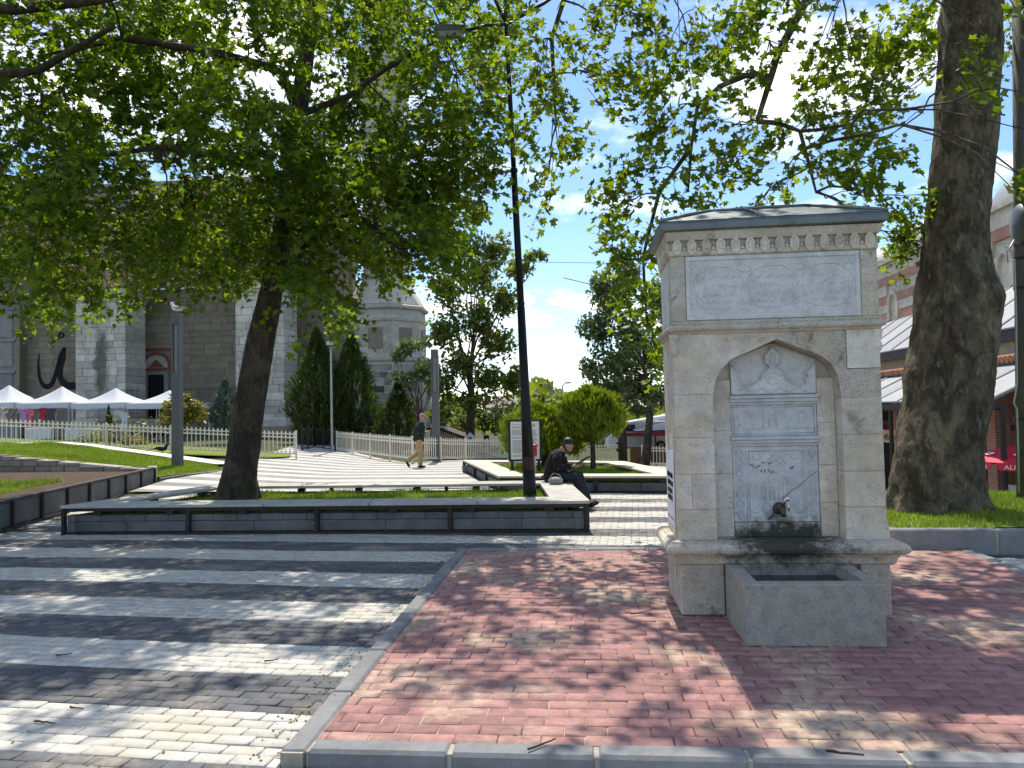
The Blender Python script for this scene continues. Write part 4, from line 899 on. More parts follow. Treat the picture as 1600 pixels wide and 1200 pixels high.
def brickwall_mat(name, c1, c2, mort, bw=.25, rh=.075):
    t = NT(name); p = t.pos(); s = t.n('ShaderNodeSeparateXYZ'); t.l(p, s.inputs[0]); cx = t.n('ShaderNodeCombineXYZ'); t.l(t.math('ADD', s.outputs[0], s.outputs[1]), cx.inputs[0]); t.l(s.outputs[2], cx.inputs[1])
    br = t.n('ShaderNodeTexBrick'); br.inputs['Scale'].default_value = 1; br.inputs['Brick Width'].default_value = bw; br.inputs['Row Height'].default_value = rh; br.inputs['Mortar Size'].default_value = .012
    br.inputs[1].default_value = (*c1, 1); br.inputs[2].default_value = (*c2, 1); br.inputs[3].default_value = (*mort, 1); t.l(cx.outputs[0], br.inputs['Vector'])
    col = t.mix(1.0, br.outputs[0], t.ramp(t.noise(p, 1.3, 6, .65), [(.3, .75), (.7, 1.2)]), 'MULTIPLY')
    return t.out(col, .9, t.bump(br.outputs['Fac'], .5, -.01), .2)
M_brickw = brickwall_mat('porch_brick', (.34, .16, .12), (.28, .13, .10), (.36, .30, .25))
M_bband = brickwall_mat('bazaar_brick', (.50, .20, .14), (.42, .16, .11), (.46, .36, .28))
M_cream = stone_mat('bazaar_stone', (.60, .54, .44), (.52, .44, .32), (.25, .21, .16), 0, .10, .5, .66, .3)
M_iron = simple('black_iron', (.02, .02, .022), .5, .3, 6, .4, .3, 0)
M_dglass = simple('dark_glass', (.015, .018, .02), .15, .3, 2, .5, 0, 0)
VB, VF = 51.0, 46.6
mq = thing('mosque_porch', 'pale stone mosque porch with square piers, shaded back wall and black calligraphy', 'mosque', gw(-25, VF, 0), GA)
U0 = -25
gz = .45
def mbx(name, u0, u1, v0, v1, z0, z1, mat, par=mq, b=.0): return MB().box(u0 - U0, u1 - U0, v0 - VF, v1 - VF, z0, z1, b).build(name, mat, par)
def zpx(py, v, px=300): return gpix(px, py, v)[1]
def upx(px, v, py=600): return gpix(px, py, v)[0]
unitb = MB().box(0, 1, 0, 1, 0, 1, .012)
UB = {}
def ublock(mat):
    if mat.name not in UB: UB[mat.name] = unitb.mesh('stone_block', mat)
    return UB[mat.name]
def wallblocks(par, u0, u1, v, dep, z0, z1, ch, bl, mat, holes=(), jit=.012):
    r = 0; z = z0
    while z < z1 - .05:
        h = min(ch * random.uniform(.85, 1.15), z1 - z); u = u0 - (bl * .5 if r % 2 else 0)
        while u < u1 - .02:
            l = bl * random.uniform(.7, 1.3); a = max(u, u0); b = min(u + l, u1); u += l
            segs = [(a, b)]
            for (h0, h1, g0, g1) in holes:
                if z + h * .5 > g0 and z + h * .5 < g1: segs = [s for (a_, b_) in segs for s in ((a_, min(b_, h0)), (max(a_, h1), b_))]
            for a_, b_ in segs:
                if b_ - a_ > .06:
                    o = obj('stone_block', ublock(mat), par, (a_ - U0 + .01, v - VF + random.uniform(-jit, jit), z + .008)); o.scale = (b_ - a_ - .02, dep, h - .016)
        z += h; r += 1
zc = zpx(470, VF, 165)
# piers
for (pa_, pb_) in ((118, 196), (368, 444)):
    u0, u1 = upx(pa_, VF, 560), upx(pb_, VF, 560); dp = 2.3
    pr_ = bpy.data.objects.new('pier', None); COL.objects.link(pr_); pr_.parent = mq
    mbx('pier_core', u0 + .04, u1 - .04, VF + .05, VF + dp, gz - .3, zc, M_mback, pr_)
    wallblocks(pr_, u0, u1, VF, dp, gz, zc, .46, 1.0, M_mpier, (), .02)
    mbx('pier_base', u0 - .35, u1 + .35, VF - .35, VF + dp + .2, gz - .3, gz + .55, M_mback, pr_, .05); mbx('pier_base', u0 - .18, u1 + .18, VF - .18, VF + dp + .1, gz + .55, gz + 1.1, M_mstone, pr_, .04)
    for k, (o, h0, h1) in enumerate(((.05, 0, .22), (.18, .22, .42), (.32, .42, .75))): mbx('pier_capital', u0 - o, u1 + o, VF - o, VF + dp + o, zc + h0, zc + h1, M_mstone, pr_, .03)
    mbx('brick_pier', u0 + .25, u1 - .1, VF + .2, VF + dp, zc + .75, zc + 6.2, M_brickw, pr_)
# back wall with window opening, portal, calligraphy
wu0, wu1 = upx(219, VB, 590), upx(270, VB, 590); wz1 = zpx(544, VB, 245); wz0 = gz
ua, ub, uc = upx(-60, VB, 560), upx(215, VB + .5, 560), upx(475, VB, 560)
up1 = upx(40, VB, 560)
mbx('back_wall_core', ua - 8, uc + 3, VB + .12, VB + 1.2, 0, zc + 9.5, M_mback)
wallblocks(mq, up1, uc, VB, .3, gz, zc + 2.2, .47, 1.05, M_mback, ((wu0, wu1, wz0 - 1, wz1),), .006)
# portal of grey panels at the far left
pt = bpy.data.objects.new('portal', None); COL.objects.link(pt); pt.parent = mq
mbx('portal_wall', ua - 6, up1 - .15, VB - .6, VB + .1, gz, zc + .6, M_mgrey, pt)
for k, (a, b) in enumerate(((zpx(600, VB), zpx(575, VB)), (zpx(566, VB), zpx(525, VB)), (zpx(520, VB), zpx(475, VB)))):
    mbx('portal_panel', up1 - 1.75, up1 - .5, VB - .68, VB - .59, a, b - .1, M_mgrey, pt, .04); mbx('portal_moulding', up1 - 1.95, up1 - .3, VB - .74, VB - .59, b - .09, b + .1, M_mgrey, pt, .03)
mbx('portal_jamb', up1 - .15, up1 + .12, VB - .75, VB + .1, gz, zc + .6, M_mback, pt, .03)
# window
wn = bpy.data.objects.new('arched_window', None); COL.objects.link(wn); wn.parent = mq
uw = (wu0 + wu1) / 2; zl = zpx(577, VB, 245); zd = zpx(581, VB, 245)
mbx('window_wall', wu0, wu1, VB + .02, VB + .12, gz, wz1, M_mback, wn)
for a, b in ((wu0, wu0 + .16), (wu1 - .16, wu1)): mbx('red_jamb', a, b, VB - .08, VB + .02, gz, wz1 - .18, M_redst, wn)
mbx('red_head', wu0, wu1, VB - .1, VB + .02, wz1 - .18, wz1, M_redst, wn); mbx('red_sill_band', wu0 + .16, wu1 - .16, VB - .07, VB + .02, zl - .06, zl + .1, M_redst, wn)
def parch(w, h, n=8):
    L_ = [(-w + w * (1 - math.cos(a)) * .62, h * math.sin(a) * .9) for a in np.linspace(0, 1.35, n)]; L_ = [(x, z) for x, z in L_]; return L_ + [(0, h)] + [(-x, z) for x, z in L_[::-1]]
ww = (wu1 - wu0) / 2 - .16; hh = wz1 - .25 - zl - .1
A_ = parch(ww, hh); I_ = parch(ww - .17, hh - .24)
for i in range(len(A_) - 1):
    q = [A_[i], A_[i + 1], I_[i + 1], I_[i]]; MB().prism([(uw - U0 + x, VB - VF - .06, zl + .1 + z) for x, z in q], (0, .07, 0)).build('arch_stone', M_redst, wn)
MB().prism([(uw - U0 + x, VB - VF - .02, zl + .1 + z) for x, z in I_], (0, .04, 0)).build('tympanum', M_mstone, wn)
MB().prism([(uw - U0 - .62, VB - VF - .05, zl + .14), (uw - U0 + .62, VB - VF - .05, zl + .14), (uw - U0, VB - VF - .05, zl + .14 + hh * .48)], (0, .05, 0)).build('tympanum_inset', M_redst, wn)
for a, b, z0, z1 in ((uw - .95, uw - .62, gz, zd), (uw + .62, uw + .95, gz, zd), (uw - .62, uw + .62, zd - .22, zd)): mbx('marble_frame', a, b, VB - .12, VB + .02, z0, z1, M_mgrey, wn, .02)
mbx('window_pane', uw - .62, uw + .62, VB - .03, VB + .0, gz, zd - .22, M_dglass, wn)
gr = MB()
for i in range(7): u = uw - .54 + i * .18; gr.tube([(u - U0, VB - VF - .07, gz), (u - U0, VB - VF - .07, zd - .24)], .02, 5)
for i in range(8): z = gz + .25 + i * .33; gr.tube([(uw - .6 - U0, VB - VF - .07, min(z, zd - .3)), (uw + .6 - U0, VB - VF - .07, min(z, zd - .3))], .018, 5)
gr.build('window_grille', M_iron, wn)
# porch front above the piers: arches of brick, roof, tie beams
uL, uR = upx(-140, VF, 560), upx(520, VF, 560)
pcs = [(upx(-132, VF, 560) , upx(-54, VF, 560)), (upx(118, VF, 560), upx(196, VF, 560)), (upx(368, VF, 560), upx(444, VF, 560))]
for i in range(2):
    a, b = pcs[i][1] - .2, pcs[i + 1][0] + .2; c = (a + b) / 2; w_ = (b - a) / 2; zs = zc + .75; A2 = [(c + x, zs + z) for x, z in parch(w_, w_ * .85, 10)]
    V = [(a, zc + 6.2)] + A2 + [(b, zc + 6.2)]
    for j in range(len(A2) - 1):
        q = [A2[j], A2[j + 1], (A2[j + 1][0], zc + 6.2), (A2[j][0], zc + 6.2)]
        MB().prism([(x - U0, .5, z) for x, z in q], (0, 1.2, 0)).build('spandrel', M_brickw, mq)
        n_ = [(c + (A2[k][0] - c) * .93, zs + (A2[k][1] - zs) * .93) for k in (j, j + 1)]
        MB().prism([(x - U0, .44, z) for x, z in (A2[j], A2[j + 1], n_[1], n_[0])], (0, 1.3, 0)).build('arch_stone', M_mstone if j % 2 else M_redst, mq)
    mbx('tie_rod', a - .3, b + .3, VF + .9, VF + .98, zs + .02, zs + .12, M_kerbl)
    u = pcs[i + 1][0] + .2 if 0 else pcs[i][1] + .15
    MB().tube([(u - U0, 1.9, zs - .05), (u - U0 + .1, VB - VF, zs - .05)], .13, 6).build('tie_beam', simple('beam_brown', (.06, .03, .025), .8), mq)
mbx('porch_roof', uL - 4, uR, VF - .4, VB + 1.2, zc + 6.2, zc + 6.7, M_lead); mbx('upper_wall', uL - 6, uR - 2.0, VB - .5, VB + 1.0, zc + 6.7, zc + 8.5, M_brickw)
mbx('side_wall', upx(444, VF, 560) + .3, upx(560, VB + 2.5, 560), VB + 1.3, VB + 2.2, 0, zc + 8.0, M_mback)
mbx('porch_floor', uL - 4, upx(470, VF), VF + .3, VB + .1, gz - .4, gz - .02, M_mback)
# calligraphy: brush strokes on the back wall
def stroke(pts, ws):
    P = [np.array(gpix(x, y, VB - .02)) for x, y in pts]; k = 5; T = np.linspace(0, len(P) - 1, (len(P) - 1) * k + 1)
    def cr_(arr, t):
        i = min(int(t), len(arr) - 2); f = t - i; p0, p1, p2, p3 = arr[max(i - 1, 0)], arr[i], arr[i + 1], arr[min(i + 2, len(arr) - 1)]
        return .5 * (2 * p1 + (p2 - p0) * f + (2 * p0 - 5 * p1 + 4 * p2 - p3) * f * f + (3 * p1 - p0 - 3 * p2 + p3) * f ** 3)
    C = [cr_(P, t) for t in T]; Wd = [float(np.interp(t, range(len(ws)), ws)) * VB / FPX / 2 for t in T]; Lf = []; Rt = []
    for i, c in enumerate(C):
        d = C[min(i + 1, len(C) - 1)] - C[max(i - 1, 0)]; d = d / (np.linalg.norm(d) + 1e-9); n = np.array([-d[1], d[0]]); Lf.append(c + n * Wd[i]); Rt.append(c - n * Wd[i])
    V = [(p[0] - U0, VB - VF - .022, p[1]) for p in Lf + Rt]; n = len(C)
    return V, [(i, i + 1, n + i + 1, n + i) for i in range(n - 1)]
_st = stroke
def stroke(p, w_): return _st(p, [k * 1.25 for k in w_])
cg = MB()
cg.add(*stroke([(61.5, 553), (60, 566), (61, 585), (65, 598), (72, 604), (80, 601), (85, 590), (90, 572), (95, 554), (101, 543)], [1, 3.0, 4.0, 5.5, 7, 7, 6, 4.5, 5, 4]))
cg.add(*stroke([(101, 543), (98, 560), (94, 575), (94, 588), (99, 598), (108, 603), (118, 602)], [3.5, 8, 8.5, 8, 9, 10, 10]))
cg.add(*stroke([(77, 537.5), (85, 533), (92, 528)], [.8, 2.2, 3])); cg.add(*stroke([(92, 528), (93, 522), (97, 520.5), (99.5, 524), (97, 527.5), (93, 527)], [3, 3, 2.6, 3, 2.6, 2]))
cg.build('calligraphy', M_black, mq)
# iron railing in front of the porch
def railing(label, px0, px1, v, py0, py1, n, base=.0):
    u0, u1 = upx(px0, v, 620), upx(px1, v, 620); zt0 = zpx(py0, v, (px0 + px1) / 2); zb_ = zpx(py1, v, (px0 + px1) / 2) - .3
    rt = thing('iron_railing', label, 'railing', gw(u0, v, zb_), GA); T = u1 - u0; h = zt0 - zb_
    for z in (h * .12, h * .86): MB().box(0, T, -.015, .015, z, z + .04).build('rail', M_iron, rt)
    bm_ = MB().tube([(0, 0, 0), (0, 0, h * .93), (0, 0, h)], [.016, .016, .002], 5).mesh('bar', M_iron)
    for i in range(n): obj('bar', bm_, rt, (T * i / (n - 1), 0, 0))
railing('dark iron railing below the arched mosque window by the grey column', 284, 372, 45.5, 601, 645, 24); railing('short dark iron railing beside the stained porch pier', 196, 216, 45.8, 604, 645, 7)

# minaret
mu, mv = gpix(604, 600, 52)[0], 52.0
mn = thing('minaret', 'tall pale stone minaret with faceted base rising behind the conifers', 'minaret', gw(mu, mv, 0), GA)
def zz(py): return zpx(py, mv - 2.2, 604)
M_min = stone_mat('minaret_stone', (.52, .475, .40), (.44, .40, .32), (.15, .145, .13), 0, .12, .5, .58, .3)
rb = 2.95
def ring(name, prof, n=8, ph=math.pi / 8): return MB().lathe(prof, n, (0, 0, 0), True, ph).build(name, M_min, mn)
ring('base_block', [(rb + .3, 0), (rb + .3, zz(600)), (rb + .3, zz(570)), (rb + .1, zz(566))]); ring('base_moulding', [(rb + .15, zz(566)), (rb + .3, zz(563)), (rb + .3, zz(558)), (rb, zz(554))])
ring('base_drum', [(rb - .02, zz(554)), (rb - .02, zz(503))]); ring('base_moulding', [(rb, zz(503)), (rb + .12, zz(501)), (rb + .18, zz(497)), (rb, zz(494))]); ring('base_drum', [(rb - .05, zz(494)), (rb - .05, zz(484))])
ring('cornice', [(rb, zz(484)), (rb + .2, zz(482)), (rb + .22, zz(478)), (rb - .05, zz(475))])
# courses of blocks on the drum faces
for f in range(8):
    a0, a1 = math.pi / 8 + f * math.pi / 4, math.pi / 8 + (f + 1) * math.pi / 4
    if math.sin((a0 + a1) / 2) > .3: continue
    p0 = np.array([math.cos(a0), math.sin(a0)]) * (rb + .0); p1 = np.array([math.cos(a1), math.sin(a1)]) * (rb + .0); T = np.linalg.norm(p1 - p0); an = math.atan2(*(p1 - p0)[::-1]); z = zz(552); r = 0
    while z < zz(506):
        h = .44; x = .03; k = 0
        while x < T - .1:
            l = random.uniform(.5, 1.1); x1 = min(x + l, T - .03); p = p0 + (p1 - p0) * (x / T); o = obj('stone_block', ublock(M_min), mn, (p[0], p[1], z + .01), an); o.scale = (x1 - x - .02, .06, h - .02); x = x1
        z += h; r += 1
    q0, q1 = p0 * (rb + .3) / rb, p1 * (rb + .3) / rb; T2_ = np.linalg.norm(q1 - q0); z = .6
    while z < zz(572):
        x = .03
        while x < T2_ - .1:
            l = random.uniform(.6, 1.3); x1 = min(x + l, T2_ - .03); p = q0 + (q1 - q0) * (x / T2_); o = obj('stone_block', ublock(M_min), mn, (p[0], p[1], z + .01), an); o.scale = (x1 - x - .02, .06, .48); x = x1
        z += .5
    MB().box(T * .28, T * .72, -.03, .05, zz(545), zz(512), .02).build('niche_panel', M_mback, mn, loc=(p0[0] * 1.02, p0[1] * 1.02, 0), rz=an)
# faceted transition with folded triangles up to the shaft
rs = 1.58; n1 = 16; zA, zB = zz(475), zz(428)
V = [(rb * math.cos(math.pi / 8 + k * math.pi / 4), rb * math.sin(math.pi / 8 + k * math.pi / 4), zA) for k in range(8)] + [(rs * math.cos(math.pi / 8 + k * math.pi / 8), rs * math.sin(math.pi / 8 + k * math.pi / 8), zB) for k in range(16)]
F = []
for k in range(8): F += [(k, (k + 1) % 8, 8 + 2 * k + 1), (k, 8 + 2 * k + 1, 8 + 2 * k), ((k + 1) % 8, 8 + (2 * k + 2) % 16, 8 + 2 * k + 1)]
MB().add(V, F).build('facet_transition', M_min, mn)
zS = zz(150)
ring('shaft_moulding', [(rs, zB), (rs + .14, zB + .12), (rs + .14, zB + .3), (rs, zB + .42)], 16, math.pi / 8)
z = zB + .42; k = 0
while z < zS - .1:
    h = min(1.1, zS - z); ring('shaft_course', [(rs - .06 - .01 * (k % 2), z + .015), (rs - .06 - .01 * (k % 2), z + h - .015)], 16, math.pi / 8); z += h; k += 1
ring('shaft_core', [(rs - .12, zB), (rs - .12, zS)], 16)
for k, (o, h) in enumerate(((.1, 0), (.25, .45), (.42, .9), (.62, 1.35))): ring('corbel', [(rs + o - .12, zS + h), (rs + o, zS + h + .2), (rs + o, zS + h + .43)], 16)
ring('balcony_parapet', [(rs + .66, zS + 1.8), (rs + .66, zS + 3.0)], 16); ring('parapet_cap', [(rs + .72, zS + 3.0), (rs + .72, zS + 3.15)], 16)
ring('upper_shaft', [(rs - .25, zS + 3.1), (rs - .25, zS + 11)], 16); ring('spire', [(rs, zS + 11), (.05, zS + 17)], 16)

# ================================================================== bazaar on the right
BU = 15.4; SZ = -2.1
bz = thing('striped_bazaar', 'long bazaar hall with red and cream striped wall, lead awnings and shops', 'market hall', gw(BU, 24, SZ), GA + math.pi / 2)
# local x runs along grid v (away from the camera), local y = -u (towards the square is +y)
def bb(name, v0, v1, u0, u1, z0, z1, mat, par=bz, b=0.0): return MB().box(v0 - 24, v1 - 24, -(u1 - BU), -(u0 - BU), z0 - SZ, z1 - SZ, b).build(name, mat, par)
bb('wall_core', 20, 56, BU + .1, BU + 12, SZ, 8.5, M_cream)
zs_ = [(8.6, 7.95, 1), (7.95, 7.52, 0), (7.52, 7.02, 1), (7.02, 6.6, 0), (6.6, 6.18, 1), (6.18, 5.75, 0), (5.75, 5.3, 1)]
wins = (28.0, 37.5, 47.0)
for a, b, st in zs_:
    v = 20.0
    while v < 56:
        l = 1.5 if st else 6.0; v1 = min(v + l, 56)
        segs = [(v, v1)]
        if b < 7.3:
            for w_ in wins: segs = [s for (p, q) in segs for s in ((p, min(q, w_ - .62)), (max(p, w_ + .62), q))]
        for p, q in segs:
            if q - p > .05: bb('stone_block' if st else 'brick_band', p + (.008 if st else 0), q - (.008 if st else 0), BU - random.uniform(0, .02) * st, BU + .12, b + .004, a - .004, M_cream if st else M_bband)
        v = v1
bb('coping', 20, 56, BU - .18, BU + .3, 8.6, 8.78, M_cream)
for w_ in wins:
    wr = bpy.data.objects.new('arched_window', None); COL.objects.link(wr); wr.parent = bz; wr.location = (w_ - 24, 0, 5.75 - SZ)
    O = [(-.62, 0), (-.62, .75)] + [(-.62 + .62 * (1 - math.cos(t)) * 1.0, .75 + .72 * math.sin(t)) for t in np.linspace(.2, 1.2, 5)] + [(0, 1.52)]; O = O + [(-x, z) for x, z in O[-2::-1]]
    I2 = [(x * .6, z * .84 if z else 0) for x, z in O]
    for i in range(len(O) - 1): MB().prism([(x, .03, z) for x, z in (O[i], O[i + 1], I2[i + 1], I2[i])], (0, -.3, 0)).build('arch_stone', M_cream, wr)
    MB().prism([(x, -.22, z) for x, z in I2], (0, -.05, 0)).build('window_pane', M_dglass, wr)
def lean(name, v0, v1, uH, zH, uL_, zL, mat, step=1.9):
    """lead lean-to roof of single sheets with rolled seams"""
    rt = bpy.data.objects.new(name, None); COL.objects.link(rt); rt.parent = bz
    v = v0
    while v < v1 - .01:
        b = min(v + step, v1); t = .05; j = random.uniform(-.01, .01)
        V = [(v - 24, -(uH - BU), zH - SZ + j), (b - 24, -(uH - BU), zH - SZ + j), (b - 24, -(uL_ - BU), zL - SZ + j), (v - 24, -(uL_ - BU), zL - SZ + j)]
        MB().prism(V, (0, 0, -t)).build('lead_sheet', mat, rt)
        MB().tube([(v - 24, -(uH - BU), zH - SZ + .02), (v - 24, -(uL_ - BU), zL - SZ + .02)], .035, 5).build('seam_roll', mat, rt); v = b
M_awn = simple('pale_lead_sheet', (.24, .25, .26), .6, .15, 2, .4, .2, .1, 12, .01, .10)
lean('upper_awning', 20, 54, BU, 5.7, 12.8, 3.85, M_awn); bb('eave_dark_strip', 20, 54, 12.82, 13.0, 3.45, 3.78, M_steel)  # near-black strip fills the gap below the upper eave
bb('shop_upper_wall', 20, 54, 13.2, 14.0, 2.2, 3.6, M_cream)
tile = MB().tube([(0, 0, 0), (0, .5, -.12)], [.11, .12], 7, cap=True).mesh('roof_tile', simple('clay_tile', (.36, .17, .10), .85, .3, 3, .2, 0, .3, 20, .01, .2))
for i in range(90): obj('roof_tile', tile, bz, (20 + i * .24 - 24 + .5, -(13.05 - BU), 3.0 - SZ))
lean('lower_awning', 20, 54, 12.7, 2.75, 10.6, 1.72, M_awn); bb('eave_dark_strip', 20, 54, 10.62, 10.8, 1.42, 1.64, M_steel)  # same near-black strip under the lower eave
M_shopred = simple('dark_red_paint', (.16, .02, .03), .6, .3, 2, .3, 0, .1); M_wood = simple('shop_wood', (.22, .10, .045), .7, .35, 3, .3, 0, .2, 20, .01)
M_signw = simple('sign_board', (.62, .40, .20), .6, .1, 2, .3, 0, 0)
v = 20.0; k = 0
while v < 54:
    bb('shop_back', v, v + 3.3, 13.0, 13.2, SZ, 2.2, [M_shopred, M_wood, M_bband][k % 3]); bb('brick_pillar', v - .25, v + .25, 12.3, 13.0, SZ, 2.2, M_bband)
    bb('shop_window', v + .45, v + 2.9, 12.9, 12.98, .95, 2.0, M_dglass); bb('opening_dark_sheet', v + .45, v + 2.9, 12.88, 12.98, SZ, .05, M_dglass); bb('shop_transom', v + .3, v + 3.1, 12.7, 12.9, .78, .94, M_shopred)  # lower dark sheet stands in for the shade inside the open shop
    MB().tube([(v - 24, -(10.8 - BU), .0), (v - 24, -(10.8 - BU), 1.5 - SZ)], .07, 6).build('awning_post', M_steel, bz)
    v += 3.4; k += 1
sg = bpy.data.objects.new('shop_sign', None); COL.objects.link(sg); sg.parent = bz; su, sz0 = 11.6, gpix(1390, 691, 29)[1]
sv = 28.6
MB().box(sv - 24 - .9, sv - 24 + 1.3, -(su - BU) - .03, -(su - BU) + .03, .18 - SZ, .66 - SZ, .01).build('sign_board', M_signw, sg)
lt = MB(); x = sv - 24 - .8
while x < sv - 24 + 1.2:
    w_ = random.uniform(.07, .12); yy = -(su - BU) + .032
    lt.box(x, x + .025, yy, yy + .006, .28 - SZ, .47 - SZ); 
    if random.random() < .7: lt.box(x + .025, x + w_ * .7, yy, yy + .0055, random.choice((.44, .36, .28)) - SZ, random.choice((.44, .36, .28)) + .03 - SZ + .06)
    x += w_
lt.build('sign_lettering', M_steel, sg)
for vv, uu, r in ((31.5, 20.5, 3.5), (40.5, 20.0, 3.3), (49, 20, 3.3)):
    prf = [(r * 1.02, 0), (r * 1.02, .35)] + [(r * math.cos(a), .35 + r * .9 * math.sin(a)) for a in np.linspace(0, 1.5, 10)]
    MB().lathe(prf, 28, (vv - 24, -(uu - BU), 8.4 - SZ)).build('lead_dome', M_awn, bz, True)

# ================================================================== far roofline
fb_ = thing('far_house', 'distant house with shallow pyramid roof and small spire seen under the sky gap', 'house', tuple(at(862, 640, 110)))
fbz = 0
MB().box(-5, 5, 0, 8, -4, .4).build('wall', M_cream, fb_); MB().add([(-5.6, -.5, .4), (5.6, -.5, .4), (5.6, 8.5, .4), (-5.6, 8.5, .4), (-1.2, 4, 2.3), (1.0, 4, 2.3)], [(0, 1, 5, 4), (1, 2, 5), (2, 3, 4, 5), (3, 0, 4), (3, 2, 1, 0)]).build('roof', simple('far_tile', (.33, .27, .25), .9, .15, .5, .1, 0, 0), fb_)
MB().lathe([(.5, 2.0), (.45, 2.9), (.06, 5.2)], 8, (-1.2, 4, 0)).build('spire', M_lead, fb_)
for i in range(4): MB().box(-4 + i * 2.2, -3.1 + i * 2.2, -.05, .02, -1.6, -.4).build('window', M_dglass, fb_)
# ================================================================== other trees and shrubs
M_conif = leaf_mat('conifer_green', (.03, .055, .010), (.095, .125, .02), .3, (1.4, 1.5, .6))
M_blue = leaf_mat('blue_conifer', (.06, .09, .075), (.13, .17, .14), .2, (1.2, 1.3, 1.0))
M_gold = leaf_mat('golden_shrub', (.12, .13, .02), (.34, .30, .06), .35, (1.3, 1.2, .5))
M_pine = leaf_mat('lime_green_shrub', (.09, .15, .01), (.30, .37, .025), .35, (1.2, 1.2, .5))
M_olive = leaf_mat('grey_green_leaf', (.07, .105, .045), (.19, .235, .11), .42, (1.3, 1.4, .7))
M_bgl = leaf_mat('far_leaf', (.07, .11, .025), (.19, .235, .05), .48, (1.7, 1.6, .55))
def cone_tree(label, px, ytop, ybot, Y, rpx, mat, lean=.0, n=2600, leaf=.34, name='conifer_tree', power=1.0, cat='tree', upward=.9, group=None):
    b = at(px, ybot, Y); t = at(px, ytop, Y); H = t[2] - b[2]; rr = rpx * Y / FPX
    root = thing(name, label, cat, tuple(b), 0, group)
    MB().tube([(0, 0, -.4), (0, 0, H * .5), (0, 0, H * .95)], [rr * .14, rr * .09, .02], 7).build('trunk', M_barkd, root, True)
    h = rng.uniform(.02, 1, n) ** 1.25; pr_ = np.clip(np.sin(np.clip(h, .0, 1) * 2.2 + .55), 0, 1) * (1 - h) ** .55 * 1.15 if power == 1 else (1 - h ** power) ** .6
    a = rng.uniform(0, 6.283, n); lob = 1 + .26 * np.sin(a * 3 + h * 9) + .17 * np.sin(a * 7 - h * 17)
    r = rr * pr_ * lob * rng.uniform(.45, 1, n) ** .5
    P = np.stack([r * np.cos(a), r * np.sin(a), h * H], 1)
    yaw = a - math.pi / 2 + rng.normal(0, .5, n); pitch = np.full(n, upward) + rng.normal(0, .35, n); roll = rng.normal(0, .8, n)
    leaves_mesh('crown', P, leaf * rng.uniform(.5, 1.3, n), yaw, pitch, roll, needle, mat, root); return root
def blob_tree(label, trunk, Y, blobs, mat, leaf, dens, name='tree', r0=.2, cat='tree', shape=diamond, forks=True, zbase=None, group=None, yawpitch=None, shell=.25):
    """trunk: list of pixels from the foot up; blobs: (px, py, rx, ry[, depth offset])"""
    pts = [at(x, y, Y) for x, y in trunk]; 
    if zbase is not None: pts[0][2] = zbase
    b = pts[0].copy(); root = thing(name, label, cat, tuple(b), 0, group); mb = MB()
    mb.tube([p - b for p in pts], np.linspace(r0, r0 * .55, len(pts)), 8)
    PP = []; UP = []
    for bl in blobs:
        px, py, rx, ry = bl[:4]; dY = Y + (bl[4] if len(bl) > 4 else rng.uniform(-.8, .8)); c = at(px, py, dY); s = np.array([rx, (rx + ry) / 2, ry]) * dY / FPX
        n = max(12, int(dens * s[0] * s[2] * 3.14 / (leaf * leaf)))
        q = rng.normal(0, 1, (n, 3)); q /= np.linalg.norm(q, axis=1, keepdims=True); q *= rng.uniform(shell, 1, (n, 1)) ** .6
        # clumps
        k = max(3, n // 40); cc = rng.normal(0, 1, (k, 3)); cc /= np.linalg.norm(cc, axis=1, keepdims=True); cc *= rng.uniform(.4, 1, (k, 1)); own = rng.integers(0, k, n)
        q = q * .55 + cc[own] * .62
        PP.append(c + q * s - b); UP.append(q)
        if forks: limb(mb, pts[-1 if rng.random() < .6 else -2] - b, c - b, r0 * .22, r0 * .06, .05, 5, 5)
    mb.build('trunk', M_barkd, root, True); P = np.concatenate(PP); n = len(P); U = np.concatenate(UP)
    yaw, pitch, roll = (rng.uniform(0, 6.28, n), rng.normal(0, .7, n), rng.normal(0, .7, n)) if yawpitch is None else (np.arctan2(-U[:, 0], U[:, 1]) + rng.normal(0, .4, n), np.full(n, yawpitch) + rng.normal(0, .3, n), rng.normal(0, .6, n))
    leaves_mesh('crown', P, leaf * rng.uniform(.6, 1.3, n), yaw, pitch, roll, shape, mat, root); return root
# conifers before the mosque and minaret
cone_tree('tall pointed conifer in front of the mosque wall, left of the thin lamp pole', 496, 513, 692, 36.5, 45, M_conif, 0, 7500, .36)
cone_tree('pointed conifer in front of the minaret base, right of the thin lamp pole', 550, 522, 694, 37.0, 46, M_conif, 0, 7500, .36)
cone_tree('low dark conifer behind the picket fence near the walking man', 622, 600, 702, 35.5, 36, M_conif, 0, 4600, .32)
cone_tree('blue grey conifer right behind the leaning tree trunk', 352, 594, 668, 33.5, 27, M_blue, 0, 1800, .30)
cone_tree('slim small conifer by the white tents', 170, 634, 690, 32, 7, M_conif, 0, 420, .22)
blob_tree('round golden shrub behind the grey light column', [(285, 680), (285, 650)], 31.5, [(285, 640, 34, 26), (262, 645, 24, 24), (310, 642, 24, 26), (285, 625, 22, 16), (285, 660, 36, 16)], M_gold, .24, 9.0, 'golden_shrub', .08, 'shrub', diamond, False)
